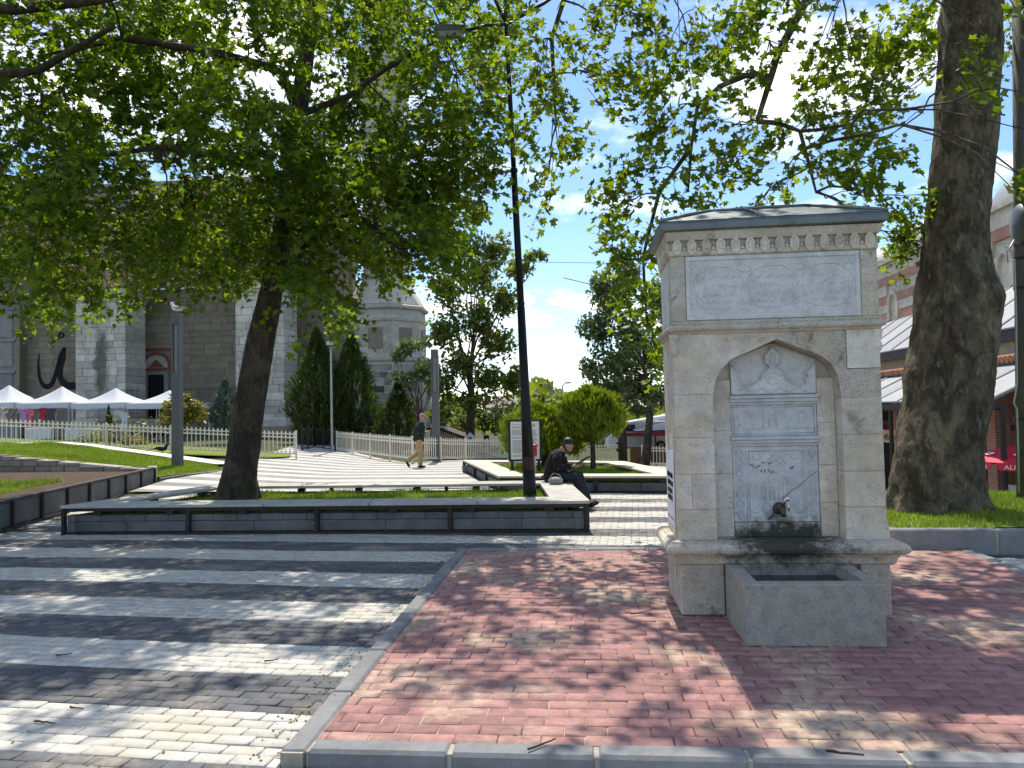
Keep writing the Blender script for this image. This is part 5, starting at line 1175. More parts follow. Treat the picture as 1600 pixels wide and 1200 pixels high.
# small dark leaved trees by the minaret
blob_tree('small forked tree in front of the minaret base beside the grey post', [(657, 705), (657, 660), (652, 630)], 35, [(632, 590, 24, 26), (655, 570, 28, 28), (640, 545, 26, 22), (672, 600, 20, 26), (618, 615, 16, 16), (625, 560, 20, 20), (662, 540, 18, 16), (680, 575, 14, 20)], M_olive, .27, 8, 'small_tree', .17)
blob_tree('airy young tree with pale trunk beyond the picket fence', [(735, 712), (735, 660), (737, 620), (733, 575)], 38, [(700, 520, 40, 42), (745, 500, 40, 40), (780, 540, 36, 40), (720, 570, 36, 32), (765, 590, 40, 30), (700, 450, 36, 40), (750, 430, 40, 40), (790, 470, 30, 40), (800, 600, 26, 32), (690, 600, 26, 34), (720, 390, 36, 36), (770, 390, 36, 34), (810, 420, 30, 28), (690, 360, 28, 30), (740, 335, 28, 26), (840, 400, 20, 16), (735, 625, 50, 18), (690, 640, 24, 22)], M_bgl, .30, 13, 'deciduous_tree', .26)
blob_tree('dark hedge like trees closing the view behind the fence', [(760, 715), (760, 680)], 46, [(720, 672, 34, 26), (765, 665, 40, 32), (800, 650, 34, 36), (690, 668, 20, 22), (745, 640, 36, 24), (815, 672, 24, 24), (700, 640, 20, 20)], M_conif, .4, 6, 'hedge', .3, 'hedge', diamond, False)
# right background trees
blob_tree('grey green tree with twin trunks left of the fountain', [(1008, 728), (1012, 690), (1016, 640), (1010, 590)], 30, [(960, 470, 42, 46), (935, 520, 34, 40), (985, 520, 44, 44), (960, 570, 46, 36), (1010, 560, 36, 44), (925, 575, 24, 26), (990, 610, 44, 30), (950, 610, 36, 22), (1020, 480, 26, 50), (975, 430, 30, 28), (945, 445, 26, 26), (1025, 620, 22, 30)], M_olive, .25, 14, 'deciduous_tree', .2)
blob_tree('slender dark tree behind the pale green round pine', [(973, 722), (972, 680), (975, 640), (985, 600)], 33, [(975, 600, 34, 30), (1000, 640, 24, 20), (955, 635, 26, 22), (985, 560, 30, 28)], M_olive, .25, 12, 'deciduous_tree', .2)
# clipped bushes in the second planter
def tuft_bush(label, px, py, rx, ry, Y, foot, n, zb=.2, leaf=.15):
    c = at(px, py, Y); s = np.array([rx, (rx * .9), ry]) * Y / FPX; b = np.array([c[0], c[1], zb]); root = thing('clipped_bush', label, 'bush', tuple(b))
    MB().tube([(0, 0, -.05), (.02, 0, .3), (0, 0, c[2] - zb)], [.075, .06, .05], 8).build('trunk', M_barkd, root, True)
    q = rng.normal(0, 1, (n, 3)); q /= np.linalg.norm(q, axis=1, keepdims=True); q[:, 2] = np.where(q[:, 2] < -.55, -q[:, 2], q[:, 2]); lob = 1 + .13 * np.sin(7 * q[:, 0] + 3 * q[:, 2]) * np.sin(6 * q[:, 1] + 2)
    k = n // 12; own = rng.integers(0, k, n); q = q[own] * .985 + rng.normal(0, .035, (n, 3)); rad = rng.uniform(.72, 1.0, n) * lob[own]
    P = q * rad[:, None] * s + (c - b); yaw = np.arctan2(-q[:, 0], q[:, 1]) + rng.normal(0, .35, n); pitch = .95 + rng.normal(0, .25, n)
    leaves_mesh('crown', P, leaf * rng.uniform(.7, 1.3, n), yaw, pitch, rng.normal(0, .8, n), needle, M_pine, root)
    m = MB(); m.ball(tuple(c - b), tuple(s * .74), 14, 9); m.build('crown_core', M_conif, root)
tuft_bush('wide clipped lime green bush behind the black framed notice board', 848, 682, 68, 52, 18.6, 1, 15000)
tuft_bush('round clipped lime green pine on a short bare trunk behind the seated person', 924, 655, 53, 50, 17.6, 1, 12000)
# flowers and low plants behind the fences
def flowerbed(label, px, py, Y, w, n, mat, name='flower_clump'):
    b = at(px, py, Y); root = thing(name, label, 'flowers', tuple(b)); P = rng.normal(0, 1, (n, 3)) * np.array([w * .5, w * .3, w * .22]) + np.array([0, 0, w * .22])
    P[:, 2] = np.abs(P[:, 2]); leaves_mesh('foliage', P, .13 * rng.uniform(.6, 1.3, n), rng.uniform(0, 6.28, n), rng.normal(.2, .6, n), rng.normal(0, .6, n), diamond, M_gold, root)
for a in (('yellow flowering clump behind the left fence, nearest the picture edge', 141, 692, 27, .8), ('wide yellow green clump behind the left fence below the tents', 186, 694, 27, 1.4), ('small yellow clump behind the left fence close to the light column', 208, 696, 27, .6), ('yellow flowering bush behind the fence right of the walking man', 702, 712, 31, 1.3), ('low yellow clump behind the fence left of the notice board', 762, 712, 33, .8)): flowerbed(*a, 260, M_gold)
# ================================================================== picket fences
M_fence = simple('cream_fence_paint', (.74, .68, .54), .6, .12, 4, .35, 0, .1)
PKT = None
def picket_mesh():
    h = [(.026, 0), (.026, .05), (.013, .10), (.013, .50), (.026, .545), (.026, .60), (.016, .615), (.016, .67), (.034, .685), (.034, .70), (0, .775)]
    P = [(x, z) for x, z in h] + [(-x, z) for x, z in h[-2::-1]]
    return MB().prism([(x, -.011, z) for x, z in P], (0, .022, 0)).mesh('picket', M_fence)
def fence(label, pts, zs, posts=1.9, sp=.142, h=1.0):
    """pts: world xy corners; zs: ground height at each corner"""
    global PKT
    if PKT is None: PKT = picket_mesh()
    root = thing('picket_fence', label, 'fence', (pts[0][0], pts[0][1], zs[0])); o = np.array([pts[0][0], pts[0][1], zs[0]])
    for (a, b, za, zb_) in zip(pts[:-1], pts[1:], zs[:-1], zs[1:]):
        a = np.array(a); b = np.array(b); T = np.linalg.norm(b - a); ang = math.atan2(*(b - a)[::-1]); sl = (zb_ - za) / T
        for z0, z1 in ((.10, .14), (.66, .695), (.78, .812)):
            m = MB(); m.prism([(0, -.02, z0), (0, .02, z0), (0, .02, z1), (0, -.02, z1)], (T, 0, sl * T)); m.build('rail', M_fence, root, loc=(*(a - o[:2]), za - o[2]), rz=ang)
        n = int(T / sp)
        for i in range(n):
            t = (i + .5) / n; p = a + (b - a) * t; obj('picket', PKT, root, (p[0] - o[0], p[1] - o[1], za + (zb_ - za) * t - o[2] + .13), ang)
        k = max(1, round(T / posts)); pm = MB().box(-.03, .03, -.045, .0, -.12, .93, .005).mesh('post', M_fence)
        for i in range(k + 1): p = a + (b - a) * i / k; obj('post', pm, root, (p[0] - o[0], p[1] - o[1], za + (zb_ - za) * i / k - o[2]), ang)
def fz(px, py, Y): return at(px, py, Y)
L0_, L1_ = fz(-45, 695, 24.4), fz(463, 714, 26.0)
fence('long cream picket fence along the left lawn in front of the tents', [L0_[:2], L1_[:2]], [L0_[2], L1_[2]])
# strip of lawn on which the left fence stands
def fl(x, y):
    t = np.clip((x - L0_[0]) / (L1_[0] - L0_[0]), -.4, 1); return L0_[2] + (L1_[2] - L0_[2]) * t
sheet('lawn', [(L0_[0] - 4, 23.9), (-15.5, 24.25), (-8.4, 25.3), (-8.0, 26.4), (-8.3, 27.6), (-12, 29), (L0_[0] - 8, 28.5)], lambda x, y: fl(x, y) - .02, M_turf, 1.0)
kerbrun(lk, (L0_[0] - 4, 23.85), (-8.35, 25.25), .12, 0, .28, 1.2, M_kerb, mortar=False)
C0, C1, C2 = fz(527, 706, 32.5), fz(645, 722, 26.4), fz(792, 719, 33)
fence('cream picket fence bending behind the walking man towards the notice board', [C0[:2], C1[:2], C2[:2]], [C0[2], C1[2], C2[2]])
for i, (lb, a, b) in enumerate((('cream picket fence section behind the round pine', fz(912, 724, 36), fz(970, 722, 35)), ('cream picket fence section just left of the fountain', fz(1004, 728, 33), fz(1075, 730, 32)))): fence(lb, [a[:2], b[:2]], [a[2], b[2]])

# black steel railing at the path gap
def steel_fence():
    a, b, c = fz(472, 706, 30.5), fz(492, 703, 33.5), fz(524, 708, 31.5); root = thing('steel_railing', 'black steel railing between the two cream picket fences', 'railing', tuple(a))
    for p, q in ((a, b), (b, c)):
        d = q - p; T = np.linalg.norm(d[:2]); n = 9
        for z in (.15, .95): MB().tube([p - a + [0, 0, z], q - a + [0, 0, z]], .02, 5).build('rail', M_iron, root)
        for i in range(n + 1):
            s = p + d * i / n - a; big = i in (0, n // 2, n); MB().tube([s, s + [0, 0, 1.12 if big else .95]], .035 if big else .012, 6).build('post' if big else 'bar', M_iron, root)
steel_fence()

# ================================================================== light columns, poles, lamp post
M_grey = simple('grey_column_paint', (.10, .103, .106), .5, .12, 2, .4, .2, .05)
M_greyl = simple('galvanised_pole', (.34, .37, .36), .5, .12, 3, .4, .4, .05)
M_diff = simple('lamp_diffuser', (.45, .46, .47), .3, .05, 3, .5, 0, 0)
M_coldif = simple('dull_diffuser', (.20, .21, .21), .35, .1, 3, .4, 0, 0)
def column(label, px, yt, yb, Y, w):
    b = at(px, yb, Y); t = at(px, yt, Y); H = t[2] - b[2]; root = thing('light_column', label, 'light column', tuple(b), GA); s = w / 2
    MB().box(-s, s, -s, s, -.2, H * .62, .01).build('shaft', M_grey, root)
    for x0, x1 in ((-s, -s * .55), (s * .55, s)): MB().box(x0, x1, -s, s, H * .62 + .002, H * .93, .004).build('frame_bar', M_grey, root)
    MB().box(-s * .53, s * .53, -s * .6, s * .6, H * .62 + .003, H * .93).build('diffuser', M_coldif, root); MB().box(-s, s, -s, s, H * .93 + .002, H, .008).build('cap', M_grey, root); return t
tcol = column('square grey light column on the left lawn with a gull on top', 277.5, 491, 731, 20.6, .235)
column('square grey light column behind the picket fence beside the small forked tree', 682, 546, 722, 28, .26)
# thin pole with floodlight box
def thinpole():
    b = at(519, 712, 31); root = thing('floodlight_pole', 'thin galvanised pole with floodlight box between the conifers', 'lamp pole', tuple(b)); H = at(519, 490, 31)[2] - b[2]; hb = at(519, 532, 31)[2] - b[2]
    MB().tube([(0, 0, -.2), (0, 0, H * .5), (0, 0, H)], [.055, .05, .03], 8).build('pole', M_greyl, root, True); MB().box(-.16, .16, -.14, .1, hb - .22, hb + .22, .02).build('lamp_housing', M_grey, root); MB().box(-.15, .15, -.17, -.142, hb - .2, hb - .05).build('lamp_glass', M_diff, root)
thinpole()
M_lpost = simple('black_lamp_paint', (.016, .014, .014), .55, .3, 5, .35, .2, .1); M_rust = simple('brown_worn_paint', (.055, .03, .022), .7, .4, 8, .3, 0, .3)
def lamppost():
    Y = 11.6; b = at(829, 785, Y); b[2] = .24; J = at(791, 38, Y); root = thing('street_lamp', 'slim black street lamp post with side arms rising from the near planter', 'street lamp', tuple(b))
    K = at(803, 270, Y); K2 = at(814, 480, Y); S2 = at(822, 650, Y); S1 = at(826, 735, Y)
    MB().tube([(0, 0, -.1), S1 - b], [.105, .10], 14).build('base_sleeve', M_lpost, root, True); MB().tube([S1 - b, S1 - b + (S2 - S1) * .25], [.098, .096], 14).build('worn_band', M_rust, root, True)
    MB().tube([S1 - b + (S2 - S1) * .25, S2 - b, K2 - b], [.094, .078, .062], 14).build('lower_shaft', M_lpost, root, True); MB().tube([K2 - b, K - b], [.056, .05], 12).build('middle_shaft', M_lpost, root, True)
    MB().lathe([(.05, 0), (.062, .01), (.062, .06), (.04, .08)], 12, tuple(K - b)).build('collar', M_lpost, root); MB().tube([K - b, J - b, at(789, -10, Y) - b], [.04, .034, .03], 10).build('upper_shaft', M_lpost, root, True)
    a1 = at(722, 50, Y - .6); ar = bpy.data.objects.new('arm', None); COL.objects.link(ar); ar.parent = root
    MB().tube([J - b, at(760, 40, Y - .3) - b, a1 - b], .03, 8).build('arm_tube', M_lpost, ar, True)
    d = a1 - b; m = MB(); Ls, Ws = .44, .26
    V = [(-Ls, -Ws * .5, -.02), (0, -Ws * .5, -.02), (0, Ws * .5, -.02), (-Ls, Ws * .5, -.02), (-Ls, -Ws * .5, .09), (0, -Ws * .4, .07), (0, Ws * .4, .07), (-Ls, Ws * .5, .09), (-Ls + .07, -Ws * .3, -.075), (-.07, -Ws * .3, -.075), (-.07, Ws * .3, -.075), (-Ls + .07, Ws * .3, -.075)]
    m.add(V, [(4, 5, 6, 7), (0, 1, 5, 4), (1, 2, 6, 5), (2, 3, 7, 6), (3, 0, 4, 7)]); h_ = m.build('lamp_head', M_grey, ar, loc=tuple(d + [.03, 0, .0])); h_.rotation_euler = (.12, -.1, .15)
    m = MB(); m.add(V[:4] + V[8:], [(0, 4, 5, 1), (1, 5, 6, 2), (2, 6, 7, 3), (3, 7, 4, 0), (7, 6, 5, 4)]); g = m.build('lamp_glass', M_diff, ar, loc=tuple(d + [.03, 0, .0])); g.rotation_euler = (.12, -.1, .15)
    ar2 = bpy.data.objects.new('arm', None); COL.objects.link(ar2); ar2.parent = root; MB().tube([J - b, at(850, 5, Y + .3) - b, at(900, -30, Y + .6) - b], .03, 8).build('arm_tube', M_lpost, ar2, True); MB().tube([J - b, at(775, 3, Y) - b, at(760, -30, Y) - b], .026, 8).build('arm_tube', M_lpost, ar2, True)
lamppost()
# utility pole at the right edge
def utilpole():
    Y = 10.4; b = at(1603, 775, Y); root = thing('utility_pole', 'grey utility pole with cables at the right edge behind the thick tree', 'pole', tuple(b)); b0 = b.copy()
    t = at(1592, -60, Y); MB().tube([(0, 0, -.1), (t - b) * .5, t - b], [.115, .105, .09], 12).build('shaft', simple('weathered_pole', (.10, .095, .08), .8, .3, 3, .2, .1, .2), root, True)
    for py in (382, 404, 450, 655): p = at(1598.5, py, Y); MB().lathe([(.118, -.02), (.118, .02)], 12, tuple(p - b)).build('band', M_steel, root)
    c = [at(x, y, Y - .12) - b for x, y in ((1585, 375), (1573, 395), (1575, 410), (1585, 405), (1588, 500), (1589, 600), (1584, 630), (1589, 640), (1591, 700), (1592, 770))]
    MB().tube(c, .012, 6).build('cable', M_greyl, root, True)
    m = MB().lathe([(.005, .0), (.2, .02), (.28, .07), (.29, .09)], 20, (0, 0, 0), False); m.v = [(x, -z, y) for x, y, z in m.v]; d = m.build('dish', M_grey, root, True, loc=tuple(at(1581, 352, Y - .1) - b)); d.rotation_euler = (0, 0, R(70))
utilpole()
# overhead wires
def wire(label, a, b, r=.008): 
    P = bez(a, (a + b) / 2 - [0, 0, np.linalg.norm(b - a) * .012], b, 9); o = np.array(a); tag(MB().tube(P - o, r, 5).build('overhead_wire', M_steel, None, loc=tuple(a)), label, 'wire')
wire('thin level overhead wire crossing the blue sky gap', at(640, 405, 30), at(1380, 409, 30), .012); wire('short slanted wire below the level overhead wire', at(880, 434, 34), at(1120, 486, 34), .02)
wire('thin wire running from the right utility pole behind the thick tree', at(1588, 378, 10.4), at(1380, 392, 16), .006)

# ================================================================== tents with clothes
M_tent = NT('white_tent_fabric'); _t = M_tent; _b = _t.n('ShaderNodeBsdfPrincipled'); _b.inputs['Base Color'].default_value = (.80, .82, .85, 1); _b.inputs['Roughness'].default_value = .7; _tr = _t.n('ShaderNodeBsdfTranslucent'); _tr.inputs[0].default_value = (.7, .75, .82, 1); _m = _t.n('ShaderNodeMixShader'); _m.inputs[0].default_value = .4; _t.l(_b.outputs[0], _m.inputs[1]); _t.l(_tr.outputs[0], _m.inputs[2]); _t.l(_m.outputs[0], _t.o.inputs[0]); M_tent = _t.m
def tent(label, px, ypk, Y, w=2.95):
    gzt = float(hz(-22, 40)); b = at(px, 650, Y); b[2] = gzt; H = at(px, ypk, Y)[2] - gzt; zv = at(px, 630, Y)[2] - gzt; s = w / 2
    root = thing('canopy_tent', label, 'tent', tuple(b), GA, 'white market tents'); n = 9; V = []; F = []
    for i in range(n):
        f = i / (n - 1); k = s * (1 - f) + .02; z = zv + (H - zv) * (.35 * f + .65 * f ** 2.2)
        for c in range(4):
            a, q = [(-1, -1), (1, -1), (1, 1), (-1, 1)][c], [(1, -1), (1, 1), (-1, 1), (-1, -1)][c]
            for j in range(4): t = j / 4; V.append((k * (a[0] + (q[0] - a[0]) * t), k * (a[1] + (q[1] - a[1]) * t), z - .06 * (1 - f) * math.sin(math.pi * t)))
    for i in range(n - 1):
        for j in range(16): F.append((i * 16 + j, i * 16 + (j + 1) % 16, (i + 1) * 16 + (j + 1) % 16, (i + 1) * 16 + j))
    MB().add(V, F).build('canopy', M_tent, root, True)
    v = MB(); 
    for x0, x1, y0, y1 in ((-s, s, -s - .012, -s), (-s, s, s, s + .012), (-s - .012, -s, -s, s), (s, s + .012, -s, s)): v.box(x0, x1, y0, y1, zv - .28, zv + .005)
    v.build('valance', M_tent, root)
    lg = MB().tube([(0, 0, 0), (0, 0, zv)], .028, 6).mesh('leg', M_diff)
    for x in (-1, 1):
        for y in (-1, 1): obj('leg', lg, root, (x * (s - .04), y * (s - .04), 0))
    return b, zv
for i, (px, yp_, lb) in enumerate(((14, 602, 'white peaked market tent at the left picture edge'), (97, 604, 'white peaked market tent below the black calligraphy'), (181, 606.5, 'white peaked market tent in front of the stained porch pier'), (265, 610, 'white peaked market tent mostly hidden behind the golden shrub'))): tent(lb, px, yp_, 40.5 - .5 * i)
def garment(label, px, py, Y, w, h, c, name='garment'):
    p = at(px, py, Y); m = MB(); s = w / 2
    o = [(-s * .35, 0), (-s, -.12 * h), (-s * .95, -.42 * h), (-s * .62, -.40 * h), (-s * .7, -h), (s * .7, -h), (s * .62, -.40 * h), (s * .95, -.42 * h), (s, -.12 * h), (s * .35, 0), (0, -.06 * h)]
    m.prism([(x, .05 * math.sin(z * 9 + x * 8), z) for x, z in o], (0, .09, 0)); tag(m.build(name, simple('cloth_%s' % label.split()[0], c, .9, .3, 5, .1, 0, .4, 12, .03), None, loc=tuple(p), rz=random.uniform(-.4, .4)), label, 'garment', 'clothes hanging in the tents')
for g in (('cream shirt hanging in the leftmost tent', 5, 637, .55, .75, (.55, .5, .42)), ('grey brown coat hanging in the leftmost tent', 14, 637, .5, .9, (.28, .22, .18)), ('khaki vest hanging in the leftmost tent', 24, 637, .45, .8, (.24, .21, .13)), ('lilac blouse hanging between the two left tents', 36, 638, .5, .75, (.50, .30, .52)), ('pink dress hanging between the two left tents', 46, 640, .45, .85, (.70, .17, .24)), ('crimson top hanging in the tent below the calligraphy', 66, 637, .5, .6, (.42, .04, .07)), ('dark jacket hanging in the tent below the calligraphy', 78, 638, .5, .6, (.10, .09, .10)), ('white dress hanging at the corner of the third tent', 194, 644, .4, .85, (.75, .76, .82))):
    garment(g[0], g[1], g[2], 38.4, g[3], g[4], g[5])
def stall(label, px, py, Y, w):
    p = at(px, py, Y); root = thing('market_table', label, 'table', tuple(p), GA); MB().box(-w / 2, w / 2, -.4, .4, .70, .74, .01).build('table_top', M_tent, root)
    m = MB(); n = 16
    for i in range(n):
        x0 = -w / 2 - .01 + (w + .02) * i / n; x1 = -w / 2 - .01 + (w + .02) * (i + 1) / n; y = -.41 - .025 * (i % 2); m.add([(x0, y, .25), (x1, -.41 - .025 * ((i + 1) % 2), .25), (x1, -.41, .745), (x0, -.41, .745)], [(0, 1, 2, 3)])
    m.build('table_cloth', M_tent, root)
    lg = MB().tube([(0, 0, -.1), (0, 0, .7)], .02, 5).mesh('leg', M_greyl)
    for x in (-1, 1):
        for y in (-1, 1): obj('leg', lg, root, (x * (w / 2 - .06), y * .35, 0))
stall('white clothed table behind the fence below the calligraphy', 70, 694, 33, 1.2); stall('white clothed table behind the fence in front of the porch pier', 138, 695, 33, 1.6)
tag(MB().box(-2.4, 2.4, -.3, .3, 0, .62, .05).box(-2.2, 2.2, -.32, -.25, .62, .75, .02).build('bench_wall', M_mgrey, None, loc=tuple(at(215, 676, 41)), rz=GA), 'low grey stone wall under the third tent', 'wall', kind='thing')

# ================================================================== notice board, red standpipe, small structures
def noticeboard():
    Y = 17.0; p = at(821.5, 738, Y); root = thing('notice_board', 'black framed white notice board with printed columns behind the lamp post', 'notice board', tuple(p), GA)
    z0 = at(821, 721, Y)[2] - p[2]; z1 = at(821, 655, Y)[2] - p[2]; s = 26 * Y / FPX; f = .05
    MB().box(-s + f, s - f, -.015, .01, z0 + f, z1 - f).build('panel', M_poster, root)
    for a in ((-s, -s + f, z0, z1), (s - f, s, z0, z1)): MB().box(a[0], a[1], -.035, .035, a[2], a[3], .004).build('frame_bar', M_iron, root)
    for a in ((z0, z0 + f), (z1 - f, z1)): MB().box(-s + f + .001, s - f - .001, -.034, .034, a[0], a[1], .004).build('frame_bar', M_iron, root)
    for x in (-s * .8, s * .8): MB().box(x - .03, x + .03, -.03, .03, -.35, z0 - .001).build('leg', M_iron, root)
    pr_ = MB(); M_pr = simple('grey_print', (.30, .33, .36), .8, .1, 4, .2, 0, 0)
    for c0, c1 in ((-s + .09, -.03), (.03, s - .09)):
        z = z1 - .13
        while z > z0 + .1:
            if random.random() < .86: pr_.box(c0, c1 - random.uniform(0, .08), -.0185, -.0155, z, z + .014)
            z -= .026
    pr_.build('print_lines', M_pr, root)
noticeboard()
def standpipe():
    p = at(836, 744, 16.4); root = thing('red_standpipe', 'small red capped standpipe in front of the notice board', 'standpipe', tuple(p)); z = at(835, 712, 16.4)[2] - p[2]; zt = at(835, 694, 16.4)[2] - p[2]
    M_r = simple('red_enamel', (.45, .03, .03), .45, .15, 4, .4, 0, .05); MB().tube([(0, 0, -.1), (0, 0, z)], .022, 8).build('stem', M_diff, root, True); MB().lathe([(.05, 0), (.055, .02), (.055, zt - z - .06), (.08, zt - z - .05), (.08, zt - z - .02), (.03, zt - z)], 12, (0, 0, z)).build('red_body', M_r, root, True)
standpipe()
def shed():
    p = at(705, 712, 38); root = thing('garden_shed', 'small pinkish shed with sloping roof edge behind the picket fence', 'shed', tuple(p), GA); H = at(690, 672, 38)[2] - p[2]
    MB().prism([(-1.1, 0, -1), (1.4, 0, -1), (1.4, 0, H * .45), (-.6, 0, H), (-1.1, 0, H)], (0, 2, 0)).build('wall', simple('pink_plaster', (.42, .31, .27), .9, .15, 2), root); MB().prism([(-1.25, -.2, H + .02), (-.55, -.2, H + .02), (1.6, -.2, H * .42), (1.6, -.2, H * .42 + .1), (-.5, -.2, H + .13), (-1.25, -.2, H + .13)], (0, 2.4, 0)).build('roof', M_rust, root)
shed()
def birdhouse():
    p = at(735, 716, 36); root = thing('lantern_post', 'little pale gabled lantern on a post behind the fence', 'lantern', tuple(p)); z = at(735, 690, 36)[2] - p[2]
    MB().tube([(0, 0, -.2), (0, 0, z)], .04, 6).build('post', M_greyl, root); MB().prism([(-.22, -.15, z), (.22, -.15, z), (.22, -.15, z + .25), (0, -.15, z + .45), (-.22, -.15, z + .25)], (0, .3, 0)).build('lantern_body', M_kerbl, root); MB().box(-.1, .1, -.17, -.152, z + .06, z + .22).build('lantern_glass', M_dglass, root)
birdhouse()
# market awning and parked van far right of centre
def farmarket():
    p = at(1018, 705, 44); root = thing('market_awning', 'white roofed market stall with red canopy beyond the trees', 'stall', tuple(p), GA); k = 44 / FPX
    MB().prism([(-1.6, 0, 45 * k), (2.5, 0, 52 * k), (2.5, 0, 62 * k)], (0, 3, 0)).build('upper_sheet', M_tent, root); MB().prism([(-.9, -.3, 32 * k), (2.8, -.3, 34 * k), (2.8, -.3, 50 * k), (.4, -.3, 42 * k)], (0, 3, 0)).build('white_roof', M_tent, root)
    MB().prism([(-1.6, -.6, 24 * k), (2.6, -.6, 24 * k), (2.6, -.6, 31 * k), (-1.6, -.6, 30 * k)], (0, 3.2, 0)).build('red_canopy', M_shopred, root)
    for x in (-1.5, .2, 2.2): MB().tube([(x, -.5, -1.5), (x, -.5, 25 * k)], .04, 6).build('pole', M_iron, root)
    MB().box(-1.2, 2.6, .4, 1.2, -.8, .2, .02).build('counter', M_wood, root)
farmarket()
def van():
    p = at(986, 706, 47); root = thing('parked_van', 'white parked van partly hidden by the right trees', 'van', tuple(p), GA + .1); Mv = simple('white_car_paint', (.75, .76, .77), .3, .05, 1, .5, 0, 0)
    b = MB().prism([(-1.4, 0, .3), (2.8, 0, .3), (2.8, 0, 1.9), (-.2, 0, 1.95), (-.8, 0, 1.2), (-1.4, 0, 1.0)], (0, 1.7, 0)); b.build('body', Mv, root); MB().prism([(-.65, -.01, 1.2), (.3, -.01, 1.2), (.3, -.01, 1.75), (-.15, -.01, 1.75)], (0, .02, 0)).build('side_window', M_dglass, root)
    for x in (-.7, 1.9):
        wh = bpy.data.objects.new('wheel', None); COL.objects.link(wh); wh.parent = root; wh.location = (x, -.02, .33); wh.rotation_euler = (math.pi / 2, 0, 0)
        MB().lathe([(.2, -.1), (.32, -.1), (.34, 0), (.32, .1), (.2, .1)], 20).build('tyre', M_iron, wh, True); MB().lathe([(.02, .0), (.2, .0), (.21, .105)], 20).build('rim', M_greyl, wh, True)
van()
# ice cream parasol
def parasol():
    Y = 19.5; t = at(1608, 691, Y); zr = at(1608, 726, Y)[2]; b = np.array([t[0], t[1], SZ]); root = thing('red_parasol', 'red ice cream parasol with white print beside the thick tree', 'parasol', tuple(b))
    Mr = simple('red_parasol_fabric', (.62, .03, .06), .6, .08, 2, .3, 0, 0); Rr = 1.42; zt = t[2] - b[2]; ze = zr - b[2] + .12; n = 8; ph = R(-112.5)
    V = [(0, 0, zt)]; 
    for f, k in ((.5, .72), (1.0, 1.0)):
        for i in range(n * 2):
            a = ph + math.pi * i / n; rr = Rr * f * (1 if i % 2 == 0 else .955); V.append((rr * math.cos(a), rr * math.sin(a), zt - (zt - ze) * (f ** 1.6)))
    m2 = n * 2; F = [(0, 1 + i, 1 + (i + 1) % m2) for i in range(m2)] + [(1 + i, 1 + m2 + i, 1 + m2 + (i + 1) % m2, 1 + (i + 1) % m2) for i in range(m2)]; MB().add(V, F).build('canopy', Mr, root)
    wht = simple('white_print', (.8, .8, .8), .6, .03, 3, .3, 0, 0)
    for i in range(n):
        a0, a1 = ph + 2 * math.pi * i / n + .05, ph + 2 * math.pi * (i + 1) / n - .05; p0 = np.array([Rr * math.cos(a0), Rr * math.sin(a0)]); p1 = np.array([Rr * math.cos(a1), Rr * math.sin(a1)]); d = (p1 - p0) / np.linalg.norm(p1 - p0); T = np.linalg.norm(p1 - p0)
        fl_ = bpy.data.objects.new('valance', None); COL.objects.link(fl_); fl_.parent = root; fl_.location = (*p0, ze); fl_.rotation_euler = (0, 0, math.atan2(d[1], d[0]))
        MB().prism([(0, 0, .0), (T, 0, .0), (T, 0, -.13), (T - .07, 0, -.2), (.07, 0, -.2), (0, 0, -.13)], (0, .012, 0)).build('valance_flap', Mr, fl_)
        if (a0 + a1) / 2 % 6.2832 > 3.0:
            cu = bpy.data.curves.new('lettering', 'FONT'); cu.body = 'ALGIDA'; cu.size = .155; cu.extrude = .002; cu.align_x = 'CENTER'; cu.materials.append(wht); tmp = bpy.data.objects.new('lettering', cu); me_ = bpy.data.meshes.new_from_object(tmp); bpy.data.objects.remove(tmp); t_ = bpy.data.objects.new('lettering', me_); COL.objects.link(t_); t_.parent = fl_; t_.location = (T / 2, -.006, -.165); t_.rotation_euler = (math.pi / 2, 0, 0); t_.scale = (1.15, 1, 1)
        am_ = (a0 + a1) / 2; q = np.array([math.cos(am_), math.sin(am_)]) * Rr * .74; zq = zt - (zt - ze) * (.74 / .97) ** 1.6
        sl = math.atan2((zt - ze) * 1.1, Rr); e = MB(); L1 = []
        for j in range(18): a = 6.2832 * j / 18; L1.append((.16 * math.cos(a), .085 * math.sin(a)))
        for j in range(18):
            x0, y0 = L1[j]; x1, y1 = L1[(j + 1) % 18]; e.add([(x0, y0, 0), (x1, y1, 0), (x1 * .6, y1 * .6, 0), (x0 * .6, y0 * .6, 0)], [(0, 1, 2, 3)])
        e.tube([(-.07, .0, 0), (-.02, .03, 0), (.03, -.01, 0), (.07, .025, 0)], .014, 4); mk = e.build('emblem', wht, root, loc=(q[0], q[1], zq + .035)); mk.rotation_euler = (sl, 0, am_ + math.pi / 2)
    MB().tube([(0, 0, 0), (0, 0, zt)], .022, 8).build('pole', M_diff, root); MB().lathe([(.3, 0), (.3, .06), (.06, .1)], 16).build('base', M_iron, root)
parasol()
def kiosk():
    p = at(1548, 800, 21); p[2] = SZ; root = thing('kiosk_counter', 'dark kiosk counter under the red parasol', 'counter', tuple(p), GA); MB().box(-.5, .9, 0, .8, 0, 1.05, .02).build('counter_body', M_dglass, root); MB().box(-.55, .95, -.04, .84, 1.052, 1.1, .01).build('counter_top', M_wood, root); MB().box(.95, 1.7, .2, .9, 0, 1.3, .02).build('freezer', M_kerbl, root)
kiosk()
sheet('street', [(9, 11.5), (30, 11.5), (18, 52), (11, 52)], lambda x, y: SZ + .0, simple('street_paving', (.20, .19, .18), .9, .2, 1, .2, 0, .2), 4.0)
